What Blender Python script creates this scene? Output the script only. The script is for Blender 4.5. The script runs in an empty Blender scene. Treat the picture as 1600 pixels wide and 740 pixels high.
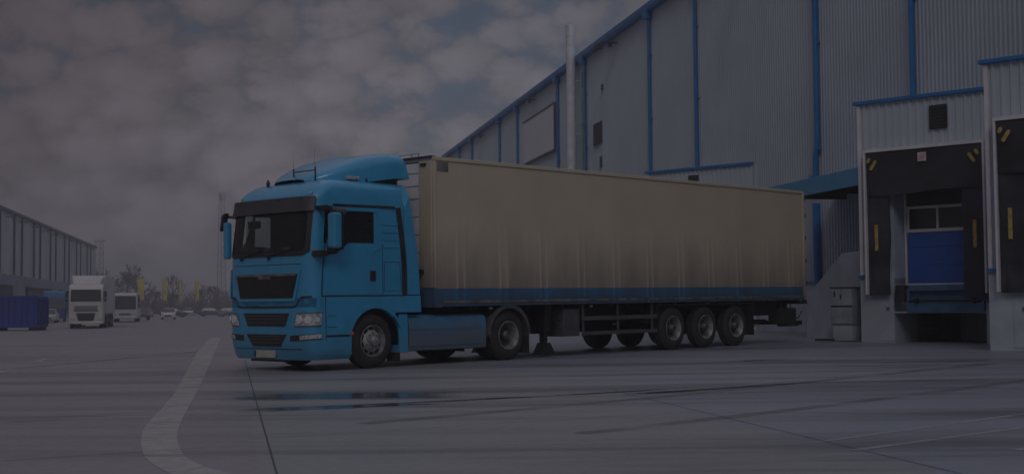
import bpy, bmesh, math, random
from mathutils import Vector, Matrix, noise as mnoise
R = math.radians
random.seed(7)
S = bpy.context.scene
col = S.collection

# ------------------------------------------------------------------ camera, world, sun, exposure
cd = bpy.data.cameras.new('camera'); cam = bpy.data.objects.new('camera', cd); col.objects.link(cam); S.camera = cam
cd.sensor_width = 36; cd.lens = 36*2074/1600; cd.clip_start = .1; cd.clip_end = 4000
_p, _r = R(2.93), R(.45)
_F = Vector((0, math.cos(_p), math.sin(_p))); _U0 = Vector((0, -math.sin(_p), math.cos(_p))); _R0 = Vector((1, 0, 0))
_Rt = _R0*math.cos(_r) - _U0*math.sin(_r); _U = _U0*math.cos(_r) + _R0*math.sin(_r)
cam.matrix_world = Matrix(((_Rt.x, _U.x, -_F.x, 0), (_Rt.y, _U.y, -_F.y, 0), (_Rt.z, _U.z, -_F.z, 1.5), (0, 0, 0, 1)))

SUN_EL, SUN_AZ = 38, 182          # azimuth measured from +Y clockwise: behind the camera
w = bpy.data.worlds.new('World'); S.world = w; w.use_nodes = True
nt = w.node_tree; N = nt.nodes; Lk = nt.links; N.clear()
def wn(t, **k):
    n = N.new(t)
    for a, b in k.items(): setattr(n, a, b)
    return n
def wm(op, a, b=None, c=None):
    n = N.new('ShaderNodeMath'); n.operation = op
    for i, v in enumerate((a, b, c)):
        if v is None: continue
        if isinstance(v, (int, float)): n.inputs[i].default_value = v
        else: Lk.new(v, n.inputs[i])
    return n.outputs[0]
sky = wn('ShaderNodeTexSky', sky_type='NISHITA', sun_disc=False, sun_elevation=R(SUN_EL), sun_rotation=R(SUN_AZ))
tc = wn('ShaderNodeTexCoord')
sep = wn('ShaderNodeSeparateXYZ'); Lk.new(tc.outputs['Generated'], sep.inputs[0])
mp = wn('ShaderNodeMapping'); mp.inputs['Scale'].default_value = (1, 1, 1.55); mp.inputs['Location'].default_value = (.37, .1, .22)
Lk.new(tc.outputs['Generated'], mp.inputs[0])
n1 = wn('ShaderNodeTexNoise'); n1.inputs['Scale'].default_value = 7.5; n1.inputs['Detail'].default_value = 9; n1.inputs['Roughness'].default_value = .56
n1.inputs['Distortion'].default_value = .25; Lk.new(mp.outputs[0], n1.inputs[0])
n2 = wn('ShaderNodeTexNoise'); n2.inputs['Scale'].default_value = 30; n2.inputs['Detail'].default_value = 9; n2.inputs['Roughness'].default_value = .62
Lk.new(mp.outputs[0], n2.inputs[0])
vo = wn('ShaderNodeTexVoronoi', feature='F1'); vo.inputs['Scale'].default_value = 25
wr = wn('ShaderNodeVectorMath', operation='MULTIPLY_ADD'); Lk.new(n2.outputs['Color'], wr.inputs[0]); wr.inputs[1].default_value = (.06, .06, .06); Lk.new(mp.outputs[0], wr.inputs[2])
Lk.new(wr.outputs[0], vo.inputs['Vector'])
puff = wm('SUBTRACT', 1, wm('MULTIPLY', wm('POWER', vo.outputs['Distance'], 1.6), 1.9))
dens = wm('ADD', wm('MULTIPLY', n1.outputs[0], .80), wm('MULTIPLY', puff, .18))
# openings get more frequent with height, the horizon is closed
thr = wm('MULTIPLY_ADD', sep.outputs[2], .62, .262)
right = wm('MULTIPLY_ADD', sep.outputs[0], .30, .025)
thr = wm('ADD', thr, right)
mr = wn('ShaderNodeMapRange', interpolation_type='SMOOTHSTEP'); Lk.new(dens, mr.inputs[0])
Lk.new(wm('SUBTRACT', thr, .085), mr.inputs[1]); Lk.new(wm('ADD', thr, .085), mr.inputs[2])
cover = wm('MAXIMUM', wm('MULTIPLY_ADD', mr.outputs[0], .72, .28), wm('MULTIPLY', wm('GREATER_THAN', sep.outputs[2], .3), .75))
# cloud brightness: rounded tops lighter, bases darker; overcast zenith brighter than the rim
br = wm('ADD', wm('MULTIPLY_ADD', n2.outputs[0], .42, .50), wm('MULTIPLY', puff, .30))
zr = wn('ShaderNodeMapRange'); Lk.new(sep.outputs[2], zr.inputs[0]); zr.inputs[1].default_value = .28; zr.inputs[2].default_value = .7; zr.inputs[3].default_value = 0; zr.inputs[4].default_value = 1.75
zen = wm('ADD', zr.outputs[0], wm('SUBTRACT', 1.04, wm('MULTIPLY', wm('MINIMUM', wm('MAXIMUM', sep.outputs[2], 0), .3), 2.1)))
br = wm('MULTIPLY', br, zen)
ctint = wn('ShaderNodeMix', data_type='RGBA'); 
tx = wn('ShaderNodeMapRange'); Lk.new(sep.outputs[0], tx.inputs[0]); tx.inputs[1].default_value = -.38; tx.inputs[2].default_value = .38
Lk.new(tx.outputs[0], ctint.inputs[0]); ctint.inputs[6].default_value = (10.9, 9.3, 10.4, 1); ctint.inputs[7].default_value = (8.5, 9.3, 11.2, 1)
lf_ = wn('ShaderNodeMapRange'); Lk.new(sep.outputs[0], lf_.inputs[0]); lf_.inputs[1].default_value = -.36; lf_.inputs[2].default_value = -.13; lf_.inputs[3].default_value = .55; lf_.inputs[4].default_value = 1
cl = wn('ShaderNodeVectorMath', operation='SCALE'); Lk.new(ctint.outputs[2], cl.inputs[0]); Lk.new(br, cl.inputs['Scale'])
mx = wn('ShaderNodeMix', data_type='RGBA'); Lk.new(cover, mx.inputs[0])
skm = wn('ShaderNodeVectorMath', operation='MULTIPLY'); Lk.new(sky.outputs[0], skm.inputs[0]); skm.inputs[1].default_value = (.66, .72, .80)
Lk.new(skm.outputs[0], mx.inputs[6]); Lk.new(cl.outputs[0], mx.inputs[7])
bg = wn('ShaderNodeBackground'); bg.inputs[1].default_value = .1; lfm = wn('ShaderNodeVectorMath', operation='SCALE'); Lk.new(mx.outputs[2], lfm.inputs[0]); Lk.new(lf_.outputs[0], lfm.inputs['Scale']); Lk.new(lfm.outputs[0], bg.inputs[0])
wo = wn('ShaderNodeOutputWorld'); Lk.new(bg.outputs[0], wo.inputs[0])

sl = bpy.data.lights.new('sun', 'SUN'); sl.energy = 1.4; sl.angle = R(22); sl.color = (1, .96, .92)
so = bpy.data.objects.new('sun', sl); col.objects.link(so)
_a = R(SUN_AZ); sd = Vector((math.sin(_a)*math.cos(R(SUN_EL)), math.cos(_a)*math.cos(R(SUN_EL)), math.sin(R(SUN_EL))))
so.rotation_euler = (-sd).to_track_quat('-Z', 'Y').to_euler(); so.location = (0, -20, 30)

vs = S.view_settings; vs.view_transform = 'Standard'; vs.look = 'None'; vs.gamma = 1; vs.use_curve_mapping = False
vs.exposure = -2.12

# ------------------------------------------------------------------ materials
class NT:
    def __init__(s, name):
        s.m = bpy.data.materials.new(name); s.m.use_nodes = True; s.t = s.m.node_tree; s.b = s.t.nodes['Principled BSDF']; s.o = s.t.nodes['Material Output']
    def n(s, t, **k):
        n = s.t.nodes.new(t)
        for a, b in k.items(): setattr(n, a, b)
        return n
    def l(s, a, b): s.t.links.new(a, b)
    def math(s, op, *v, clamp=False):
        n = s.n('ShaderNodeMath', operation=op, use_clamp=clamp)
        for i, x in enumerate(v):
            if isinstance(x, (int, float)): n.inputs[i].default_value = x
            else: s.l(x, n.inputs[i])
        return n.outputs[0]
    def coord(s, scale=(1, 1, 1), world=False, rz=0):
        if world: c = s.n('ShaderNodeNewGeometry').outputs['Position']
        else: c = s.n('ShaderNodeTexCoord').outputs['Object']
        m = s.n('ShaderNodeMapping'); m.inputs['Scale'].default_value = scale; m.inputs['Rotation'].default_value = (0, 0, rz); s.l(c, m.inputs[0]); return m.outputs[0]
    def noise(s, vec, sc, det=4, rough=.55, dist=0):
        n = s.n('ShaderNodeTexNoise'); n.inputs['Scale'].default_value = sc; n.inputs['Detail'].default_value = det; n.inputs['Roughness'].default_value = rough
        n.inputs['Distortion'].default_value = dist; s.l(vec, n.inputs[0]); return n.outputs[0]
    def ramp(s, v, a, b, lo=0, hi=1):
        n = s.n('ShaderNodeMapRange', interpolation_type='SMOOTHSTEP')
        s.l(v, n.inputs[0])
        for i, x in zip((1, 2, 3, 4), (a, b, lo, hi)): n.inputs[i].default_value = x
        return n.outputs[0]
    def mix(s, f, a, b):
        n = s.n('ShaderNodeMix', data_type='RGBA')
        if isinstance(f, (int, float)): n.inputs[0].default_value = f
        else: s.l(f, n.inputs[0])
        for i, x in ((6, a), (7, b)):
            if isinstance(x, tuple): n.inputs[i].default_value = (*x, 1)
            else: s.l(x, n.inputs[i])
        return n.outputs[2]
    def bump(s, h, st, d):
        n = s.n('ShaderNodeBump'); n.inputs['Strength'].default_value = st; n.inputs['Distance'].default_value = d; s.l(h, n.inputs['Height']); s.l(n.outputs[0], s.b.inputs['Normal'])
MAT = {}
def mat(name, c, rough=.5, metal=0, var=.12, sc=3., dirt=None, dirtz=None, coat=0, spec=.5, bump=0, bsc=30):
    """base colour + mottling + optional grime near the bottom (object z between dirtz)"""
    t = NT(name); b = t.b
    v = t.noise(t.coord(), sc, 5)
    c2 = tuple(x*(1-var*2) for x in c); c3 = tuple(min(1, x*(1+var)) for x in c)
    out = t.mix(t.ramp(v, .3, .7), c2, c3)
    if dirt:
        amt = dirt[3]
        sx = t.noise(t.coord((1.2, 1.2, .25)), 2.2, 5, .6)
        z = t.n('ShaderNodeSeparateXYZ'); t.l(t.n('ShaderNodeTexCoord').outputs['Object'], z.inputs[0])
        h = t.math('ADD', z.outputs[2], t.math('MULTIPLY', t.math('SUBTRACT', sx, .5), (dirtz[1]-dirtz[0])*.7))
        f = t.math('MULTIPLY', t.ramp(h, dirtz[0], dirtz[1], 1, 0), amt)
        out = t.mix(f, out, tuple(dirt[:3]))
        t.l(t.math('MULTIPLY_ADD', f, .4, rough, clamp=True), b.inputs['Roughness'])
    else: b.inputs['Roughness'].default_value = rough
    t.l(out, b.inputs['Base Color'])
    b.inputs['Metallic'].default_value = metal; b.inputs['Coat Weight'].default_value = coat; b.inputs['Coat Roughness'].default_value = .08
    b.inputs['Specular IOR Level'].default_value = spec
    if bump: t.bump(t.noise(t.coord(), bsc, 4), bump, .01)
    MAT[name] = t.m; return t.m
def glass(name, tint, alpha, rough=.03):
    t = NT(name); b = t.b
    tr = t.n('ShaderNodeBsdfTransparent'); tr.inputs[0].default_value = (*tint, 1)
    gl = t.n('ShaderNodeBsdfGlossy'); gl.inputs['Roughness'].default_value = rough; gl.inputs[0].default_value = (.9, .95, 1, 1)
    fr = t.n('ShaderNodeFresnel'); fr.inputs[0].default_value = 1.5
    di = t.n('ShaderNodeBsdfDiffuse'); di.inputs[0].default_value = (.12, .13, .14, 1)
    m0 = t.n('ShaderNodeMixShader'); m0.inputs[0].default_value = alpha; t.l(tr.outputs[0], m0.inputs[1]); t.l(di.outputs[0], m0.inputs[2])
    m1 = t.n('ShaderNodeMixShader'); t.l(fr.outputs[0], m1.inputs[0]); t.l(m0.outputs[0], m1.inputs[1]); t.l(gl.outputs[0], m1.inputs[2])
    t.l(m1.outputs[0], t.o.inputs[0]); MAT[name] = t.m; return t.m

BLUE = (.038, .30, .53)
mat('truck_paint', BLUE, .3, var=.05, sc=2, dirt=(.12, .14, .16, .45), dirtz=(-.2, .9), coat=.5)
mat('paint_dusty', (.04, .20, .36), .5, var=.12, sc=2.5, dirt=(.12, .13, .16, .85), dirtz=(.45, 1.1))
mat('dark_plastic', (.022, .022, .026), .5, var=.2, sc=6)
mat('grey_plastic', (.085, .085, .095), .45, var=.12, sc=4)
mat('visor_plastic', (.05, .05, .058), .4, var=.1)
mat('rubber', (.02, .02, .023), .75, var=.25, sc=7, dirt=(.07, .065, .06, .35), dirtz=(-1, 1))
mat('rim_steel', (.34, .34, .35), .42, .35, var=.22, sc=9)
mat('rim_dull', (.10, .10, .105), .5, .3, var=.25, sc=9)
mat('chassis', (.007, .007, .008), .6, var=.2, sc=5)
mat('lamp_glass', (.55, .56, .58), .15, .35, var=.25, sc=16)
mat('lamp_housing', (.2, .2, .21), .2, .5, var=.3, sc=20)
mat('orange_lens', (.6, .16, .05), .3)
mat('red_lens', (.5, .03, .02), .3)
mat('plate_white', (.45, .42, .36), .5, var=.1)
mat('interior', (.03, .03, .032), .8, var=.2)
mat('seat_fabric', (.05, .06, .065), .9, var=.2)
glass('cab_glass', (.55, .62, .6), .05)
mat('trailer_cream', (.52, .445, .335), .6, var=.035, sc=.8, dirt=(.20, .165, .15, .85), dirtz=(1.1, 2.8))
def side_post_bands(m):  # thins the darker lower tone along the paired ridges at each post
    nt_ = m.node_tree; mx_ = [n for n in nt_.nodes if n.type == 'MIX' and n.inputs[0].is_linked][-1]
    src = mx_.inputs[0].links[0].from_socket
    def M(op, *v):
        n = nt_.nodes.new('ShaderNodeMath'); n.operation = op
        for i, x in enumerate(v):
            if isinstance(x, (int, float)): n.inputs[i].default_value = x
            else: nt_.links.new(x, n.inputs[i])
        return n.outputs[0]
    t_ = nt_.nodes.new('ShaderNodeTexCoord'); s_ = nt_.nodes.new('ShaderNodeSeparateXYZ'); nt_.links.new(t_.outputs['Object'], s_.inputs[0])
    u = M('FRACT', M('DIVIDE', M('ADD', M('MULTIPLY', s_.outputs[0], -1), -.72+.61+1.22), 1.22))   # .5 at a post
    dd = M('ABSOLUTE', M('SUBTRACT', M('ABSOLUTE', M('SUBTRACT', u, .5)), .082))
    mr_ = nt_.nodes.new('ShaderNodeMapRange'); mr_.interpolation_type = 'SMOOTHSTEP'; nt_.links.new(dd, mr_.inputs[0])
    for i, x in zip((1, 2, 3, 4), (.008, .035, .45, 1)): mr_.inputs[i].default_value = x
    nt_.links.new(M('MULTIPLY', src, mr_.outputs[0]), mx_.inputs[0])
side_post_bands(MAT['trailer_cream'])
mat('trailer_blue', (.03, .19, .40), .5, var=.15, sc=2, dirt=(.05, .055, .07, .75), dirtz=(1.1, 1.9))
side_post_bands(MAT['trailer_blue'])
mat('trailer_front', (.75, .71, .72), .5, var=.06, sc=2)
mat('alloy_dirty', (.2, .19, .185), .55, .3, var=.25, sc=5)
mat('siding', (.44, .51, .58), .55, var=.04, sc=.35, spec=.3, dirt=(.33, .37, .41, .6), dirtz=(-2, 15))
mat('siding_far', (.50, .49, .51), .6, var=.06, sc=.2, spec=.3)
mat('dock_siding', (.42, .475, .54), .5, var=.04, sc=.5, spec=.3)
mat('plinth', (.40, .45, .52), .8, var=.09, sc=1.2, dirt=(.2, .2, .21, .6), dirtz=(0, .5), bump=.2)
mat('plinth_far', (.24, .26, .32), .8, var=.09, sc=.3)
mat('trim_blue', (.015, .16, .42), .4, var=.08, sc=2)
mat('canopy_blue', (.05, .26, .47), .4, var=.06, sc=2)
mat('pipe_far', (.06, .07, .12), .5)
mat('door_blue', (.022, .10, .42), .45, var=.05, sc=1.5)
mat('leveler_blue', (.05, .14, .26), .55, var=.15, sc=3)
mat('pad_black', (.030, .034, .048), .7, var=.3, sc=1.6)
mat('curtain_black', (.024, .027, .038), .75, var=.3, sc=1.2)
mat('yellow_mark', (.42, .30, .08), .6, var=.15, sc=9)
mat('frame_white', (.62, .62, .65), .5, var=.05)
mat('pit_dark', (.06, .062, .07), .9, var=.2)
mat('window_dark', (.02, .022, .028), .15)
mat('flue_metal', (.64, .66, .70), .5, .1, var=.08, sc=2)
mat('teal_pipe', (.12, .30, .32), .5)
mat('panel_white', (.68, .70, .76), .5, var=.03, sc=.3)
mat('cabinet_grey', (.26, .29, .33), .6, var=.12, sc=2.5, dirt=(.12, .12, .12, .5), dirtz=(0, .6))
mat('sign_white', (.6, .5, .5), .5)
mat('sign_red', (.5, .2, .2), .5)
mat('container_blue', (.010, .03, .24), .5, var=.12, sc=.8)
mat('white_paint', (.50, .49, .47), .4, var=.05, sc=1)
mat('bus_white', (.48, .47, .48), .4, var=.06, sc=1)
mat('sky_blue_paint', (.04, .19, .40), .5, var=.06)
mat('navy_paint', (.015, .045, .17), .5)
mat('auto_glass', (.045, .05, .06), .12)
mat('flag_yellow', (.55, .45, .10), .7, var=.08, sc=1)
mat('bark', (.055, .045, .045), .9, var=.2)
mat('mast_steel', (.25, .25, .27), .5, .4)
mat('antenna_white', (.5, .5, .5), .5)
mat('tread_step', (.22, .23, .25), .5, .3)
for nm, c in (('car_silver', (.4, .4, .42)), ('car_dark', (.05, .05, .06)), ('car_white', (.65, .64, .64)), ('car_blue', (.05, .08, .16)), ('car_grey', (.2, .2, .21)), ('car_red', (.22, .04, .04))): mat(nm, c, .3, var=.03, coat=.3)

# flags' translucent cloth is left plain; ground material
def ground_mat():
    t = NT('yard_paving'); b = t.b
    big = t.noise(t.coord((1, 1, 1), True), .12, 4)
    streak = t.noise(t.coord((.07, .85, 1), True, R(-33)), 1.0, 5, .6, .3)     # long worn bands
    streak2 = t.noise(t.coord((.05, .55, 1), True, R(-45)), 2.0, 4, .6, .2)
    fine = t.noise(t.coord((1, 1, 1), True), 9, 6, .65)
    spu = t.n('ShaderNodeSeparateXYZ'); t.l(t.n('ShaderNodeNewGeometry').outputs['Position'], spu.inputs[0])
    u_ = t.math('ADD', spu.outputs[0], t.math('MULTIPLY', spu.outputs[1], .2058))       # paving lanes: base tone changes at two joint lines
    lane1 = t.ramp(u_, .10, .16); lane2 = t.ramp(u_, 4.70, 4.78)
    base = t.mix(lane2, t.mix(lane1, (.270, .250, .268), (.262, .270, .280)), (.235, .262, .325))
    c = t.mix(t.math('MULTIPLY', t.ramp(big, .3, .7), .28), base, (.165, .165, .18))
    c = t.mix(t.math('MULTIPLY', t.ramp(streak, .44, .60), .48), c, (.115, .115, .13))
    c = t.mix(t.math('MULTIPLY', t.ramp(streak2, .5, .68), .4), c, (.33, .325, .345))
    c = t.mix(t.math('MULTIPLY', t.ramp(fine, .35, .75), .22), c, (.13, .12, .125))
    # standing water: long shallow strips of wet paving beside the cab
    sp = t.n('ShaderNodeSeparateXYZ'); t.l(t.n('ShaderNodeNewGeometry').outputs['Position'], sp.inputs[0])
    wob = t.noise(t.coord((.5, 2.2, 1), True, R(-38)), 1.0, 4, .6)
    def strip(px, py, dx, dy, half, wid, edge=.12, amp=.5):
        L = math.hypot(dx, dy); dx /= L; dy /= L
        X = t.math('SUBTRACT', sp.outputs[0], px); Y = t.math('SUBTRACT', sp.outputs[1], py)
        al = t.math('ADD', t.math('MULTIPLY', X, dx), t.math('MULTIPLY', Y, dy))
        ac = t.math('ADD', t.math('MULTIPLY', X, -dy), t.math('MULTIPLY', Y, dx))
        ac = t.math('ADD', t.math('ABSOLUTE', ac), t.math('MULTIPLY', t.math('SUBTRACT', wob, .5), amp))
        f1 = t.ramp(ac, wid-edge, wid+edge, 1, 0); f2 = t.ramp(t.math('ADD', t.math('ABSOLUTE', al), t.math('MULTIPLY', t.math('SUBTRACT', wob, .5), 1.5)), half-.7, half+.3, 1, 0)
        return t.math('MULTIPLY', f1, f2)
    wet = None
    for a in STRIPS:
        s_ = strip(*a); wet = s_ if wet is None else t.math('MAXIMUM', wet, s_)
    damp = t.math('MULTIPLY', t.ramp(t.noise(t.coord((.10, .8, 1), True, R(-35)), .8, 6, .65, .4), .50, .64), .55)
    wetall = t.math('MAXIMUM', wet, damp)
    c = t.mix(t.math('MULTIPLY', wetall, .62), c, (.045, .045, .05))
    t.l(c, b.inputs['Base Color'])
    rg = t.math('MULTIPLY_ADD', fine, .25, .36)
    rg = t.math('SUBTRACT', rg, t.math('MULTIPLY', wet, .38)); rg = t.math('SUBTRACT', rg, t.math('MULTIPLY', damp, .24))
    t.l(t.math('MAXIMUM', rg, .06), b.inputs['Roughness'])
    h = t.math('MULTIPLY', fine, t.math('SUBTRACT', 1, wet)); t.bump(h, .35, .006)
    return t.m
STRIPS = [(-2.0, 15.45, .86, .42, 1.25, .26, .12, .4), (-.9, 16.25, .86, .51, 1.6, .10, .1, .3), (-2.2, 17.3, .98, .05, 1.5, .6, .5, 1.1), (.6, 17.1, .84, .54, 2.2, .08, .08, .25),
          (-4.3, 14.2, .9, .4, 1.2, .12, .1, .3), (2.9, 18.1, .82, .57, 1.8, .12, .1, .5), (5.4, 19.1, .97, .2, 1.8, .05, .08, .3), (4.8, 25.6, .8, .6, .8, .2, .3, .8)]
MAT['yard_paving'] = ground_mat()
def faded(name, c, rough, thresh=.5, al=.8, sc=1.2):
    t = NT(name); b = t.b; b.inputs['Roughness'].default_value = rough
    fn = t.noise(t.coord((1, 1, 1), True), 7, 5, .7); st = t.noise(t.coord((.15, 2.2, 1), True, R(-33)), sc, 4, .6)
    f = t.math('MULTIPLY', t.ramp(st, thresh-.2, thresh+.08, 0, 1), t.ramp(fn, .25, .6, .55, 1)); f = t.math('MULTIPLY', f, al)
    b.inputs['Base Color'].default_value = (*c, 1); t.l(f, b.inputs['Alpha']); MAT[name] = t.m
faded('worn_line_paint', (.46, .45, .44), .6, .40, .78)
faded('faint_line_paint', (.42, .42, .46), .6, .46, .6)
faded('joint_sealant', (.05, .053, .06), .5, .36, .8, 2.5)
faded('crack_dark', (.05, .05, .055), .6, .42, .75, 2)

# ------------------------------------------------------------------ mesh builder
class MB:
    def __init__(s): s.v = []; s.f = []
    def add(s, vs, fs):
        o = len(s.v); s.v += [tuple(v) for v in vs]; s.f += [tuple(i+o for i in f) for f in fs]; return s
    def box(s, x0, x1, y0, y1, z0, z1):
        return s.hexa([(x0, y0, z0), (x1, y0, z0), (x1, y1, z0), (x0, y1, z0), (x0, y0, z1), (x1, y0, z1), (x1, y1, z1), (x0, y1, z1)])
    def hexa(s, v): return s.add(v, [(3, 2, 1, 0), (4, 5, 6, 7), (0, 1, 5, 4), (1, 2, 6, 5), (2, 3, 7, 6), (3, 0, 4, 7)])
    def tube(s, p0, p1, r0, r1=None, n=8, caps=True):
        p0 = Vector(p0); p1 = Vector(p1); r1 = r0 if r1 is None else r1; d = (p1-p0).normalized()
        a = d.orthogonal().normalized(); b = d.cross(a); vs = []
        for p, r in ((p0, r0), (p1, r1)):
            for i in range(n): t = 2*math.pi*i/n; vs.append(p+a*(r*math.cos(t))+b*(r*math.sin(t)))
        fs = [(i, (i+1) % n, n+(i+1) % n, n+i) for i in range(n)]
        if caps: fs += [tuple(range(n))[::-1], tuple(range(n, 2*n))]
        return s.add(vs, fs)
    def path(s, pts, r, n=8):
        pts = [Vector(p) for p in pts]; vs = []; fs = []; d0 = (pts[1]-pts[0]).normalized(); a = d0.orthogonal().normalized()
        for k, p in enumerate(pts):
            if k == 0: d = pts[1]-pts[0]
            elif k == len(pts)-1: d = pts[-1]-pts[-2]
            else: d = (pts[k+1]-pts[k]).normalized()+(pts[k]-pts[k-1]).normalized()
            d.normalize(); a = (a-d*a.dot(d)).normalized(); b = d.cross(a)
            for i in range(n): t = 2*math.pi*i/n; vs.append(p+a*(r*math.cos(t))+b*(r*math.sin(t)))
        for k in range(len(pts)-1):
            for i in range(n): fs.append((k*n+i, k*n+(i+1) % n, (k+1)*n+(i+1) % n, (k+1)*n+i))
        fs += [tuple(range(n))[::-1], tuple(range((len(pts)-1)*n, len(pts)*n))]
        return s.add(vs, fs)
    def lathe(s, prof, c, n=32):
        """profile (y, r) revolved round the y axis at c"""
        vs = []; fs = []; m = len(prof)
        for i in range(n):
            t = 2*math.pi*i/n
            for y, r in prof: vs.append((c[0]+r*math.cos(t), c[1]+y, c[2]+r*math.sin(t)))
        for i in range(n):
            for k in range(m-1): a = i*m+k; b = ((i+1) % n)*m+k; fs.append((a, a+1, b+1, b))
        return s.add(vs, fs)
    def grid(s, rows):
        m = len(rows[0]); vs = [p for r in rows for p in r]; fs = []
        for i in range(len(rows)-1):
            for j in range(m-1): fs.append((i*m+j, i*m+j+1, (i+1)*m+j+1, (i+1)*m+j))
        return s.add(vs, fs)
    def sheet(s, fn, us, vs_, t):
        """closed thick patch: fn(u, v, off) with offset 0 and t"""
        nu, nv = len(us), len(vs_); V = []; F = []
        for o in (t, 0):
            for u in us:
                for v in vs_: V.append(fn(u, v, o))
        q = nu*nv
        for i in range(nu-1):
            for j in range(nv-1):
                a, b, c, d = i*nv+j, i*nv+j+1, (i+1)*nv+j+1, (i+1)*nv+j
                F += [(a, b, c, d), (q+d, q+c, q+b, q+a)]
        rim = [i*nv for i in range(nu)] + [(nu-1)*nv+j for j in range(1, nv)] + [i*nv+nv-1 for i in range(nu-2, -1, -1)] + [j for j in range(nv-2, 0, -1)]
        for k in range(len(rim)): a, b = rim[k], rim[(k+1) % len(rim)]; F.append((b, a, q+a, q+b))
        return s.add(V, F)
    def plate(s, loops, fn, t):
        """flat outline (first loop) with holes, mapped by fn(u, v, off), thickness t"""
        bm = bmesh.new(); es = []; 
        for lp in loops:
            vv = [bm.verts.new((u, v, 0)) for u, v in lp]
            for i in range(len(vv)): es.append(bm.edges.new((vv[i], vv[(i+1) % len(vv)])))
        bmesh.ops.triangle_fill(bm, edges=es, use_beauty=True, use_dissolve=False)
        bm.verts.index_update(); n = len(bm.verts)
        uv = [(v.co.x, v.co.y) for v in bm.verts]; F = [tuple(v.index for v in f.verts) for f in bm.faces]; E_ = [(e.verts[0].index, e.verts[1].index) for e in bm.edges if len(e.link_faces) == 1]; bm.free()
        V = [fn(u, v, t) for u, v in uv]+[fn(u, v, 0) for u, v in uv]
        Fs = F+[tuple(i+n for i in f[::-1]) for f in F]+[(a, b, b+n, a+n) for a, b in E_]
        return s.add(V, Fs)
    def build(s, name, m, parent=None, bevel=0, smooth=False, angle=35):
        me = bpy.data.meshes.new(name); me.from_pydata(s.v, [], s.f); me.validate()
        bm = bmesh.new(); bm.from_mesh(me); bmesh.ops.remove_doubles(bm, verts=bm.verts, dist=1e-5); bmesh.ops.recalc_face_normals(bm, faces=bm.faces)
        if smooth:
            for f in bm.faces: f.smooth = True
            for e in bm.edges:
                if len(e.link_faces) == 2 and e.calc_face_angle(0) > R(angle): e.smooth = False
        bm.to_mesh(me); bm.free()
        me.materials.append(MAT[m]); o = bpy.data.objects.new(name, me); col.objects.link(o); o.parent = parent
        if bevel:
            b = o.modifiers.new('bevel', 'BEVEL'); b.width = bevel; b.segments = 2; b.limit_method = 'ANGLE'; b.angle_limit = R(40); b.harden_normals = False
        return o
def tag(o, label=None, cat=None, group=None, kind=None):
    if label: o['label'] = label
    if cat: o['category'] = cat
    if group: o['group'] = group
    if kind: o['kind'] = kind
    return o
def thing(name, label, cat, M=None, group=None):
    o = bpy.data.objects.new(name, None); o.empty_display_size = .3; col.objects.link(o)
    if M is not None: o.matrix_world = M
    return tag(o, label, cat, group)
def copy_tree(o, parent=None):
    c = o.copy(); col.objects.link(c); c.parent = parent
    for ch in o.children: copy_tree(ch, c)
    return c
def place(x, y, rz, z=None): return Matrix.Translation((x, y, gz(x, y) if z is None else z)) @ Matrix.Rotation(rz, 4, 'Z')
def lin(a, b, n): return [a+(b-a)*i/(n-1) for i in range(n)]
def interp(tab, z):
    if z <= tab[0][0]: return tab[0][1]
    for (a, b), (c, d) in zip(tab, tab[1:]):
        if z <= c: return b+(d-b)*(z-a)/(c-a)
    return tab[-1][1]
def sst(a, b, x):
    t = min(1, max(0, (x-a)/(b-a))); return t*t*(3-2*t)

# ------------------------------------------------------------------ ground
def gz(x, y):
    p = .372+.0073*((x+1.48)*.684+(y-25.5)*.729)
    p = min(.5, max(.34, p))
    return p*(1-sst(45, 90, y))
def ground():
    xs = [-1200, -700, -400, -250, -150, -100, -70, -50]+lin(-40, 40, 81)+[60, 100, 200, 500, 1200]
    ys = [-300, -100, -40, -15]+lin(-4, 60, 65)+lin(62, 96, 18)+[110, 130, 160, 200, 260, 350, 500, 800, 1200]
    m = MB(); m.grid([[(x, y, gz(x, y)) for y in ys] for x in xs]); o = m.build('ground', 'yard_paving', smooth=True); tag(o, kind='structure')
ground()
def strip_mesh(name, m, quads, lift=.004):
    """quads: list of (left point, right point) pairs along the line"""
    b = MB()
    for q in quads:
        rows = []
        for (l, r), (l2, r2) in zip(q, q[1:]):
            n = max(2, int(math.hypot(l2[0]-l[0], l2[1]-l[1])/.8)+1)
            for k in range(n):
                t = k/(n-1)
                if k == 0 and rows: continue
                a = (l[0]+(l2[0]-l[0])*t, l[1]+(l2[1]-l[1])*t); c = (r[0]+(r2[0]-r[0])*t, r[1]+(r2[1]-r[1])*t)
                rows.append([(*a, gz(*a)+lift), (*c, gz(*c)+lift)])
        b.grid(rows)
    o = b.build(name, m); tag(o, kind='structure'); return o
def bez(pts, sub=6):       # catmull-rom through points
    out = []
    P = [pts[0]]+list(pts)+[pts[-1]]
    for i in range(1, len(P)-2):
        for k in range(sub):
            t = k/sub; out.append(tuple(.5*((2*P[i][j])+(-P[i-1][j]+P[i+1][j])*t+(2*P[i-1][j]-5*P[i][j]+4*P[i+1][j]-P[i+2][j])*t*t+(-P[i-1][j]+3*P[i][j]-3*P[i+1][j]+P[i+2][j])*t**3) for j in (0, 1)))
    out.append(tuple(pts[-1])); return out
_k = 1.036
cL = [(-10.6, 46.5), (-7.4, 31.), (-4.6, 18.1), (-3.63, 13.2), (-3.06, 11.0), (-2.62, 9.8), (-2.15, 9.0), (-1.3, 8.2), (0, 7.5)]
cR = [(-10.2, 46.4), (-6.95, 30.9), (-4.3, 18.1), (-3.30, 13.2), (-2.76, 11.05), (-2.36, 9.95), (-1.86, 9.2), (-1.05, 8.45), (.1, 7.8)]
strip_mesh('road_marking', 'worn_line_paint', [list(zip(bez(cL), bez(cR)))])
dash = []
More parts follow.
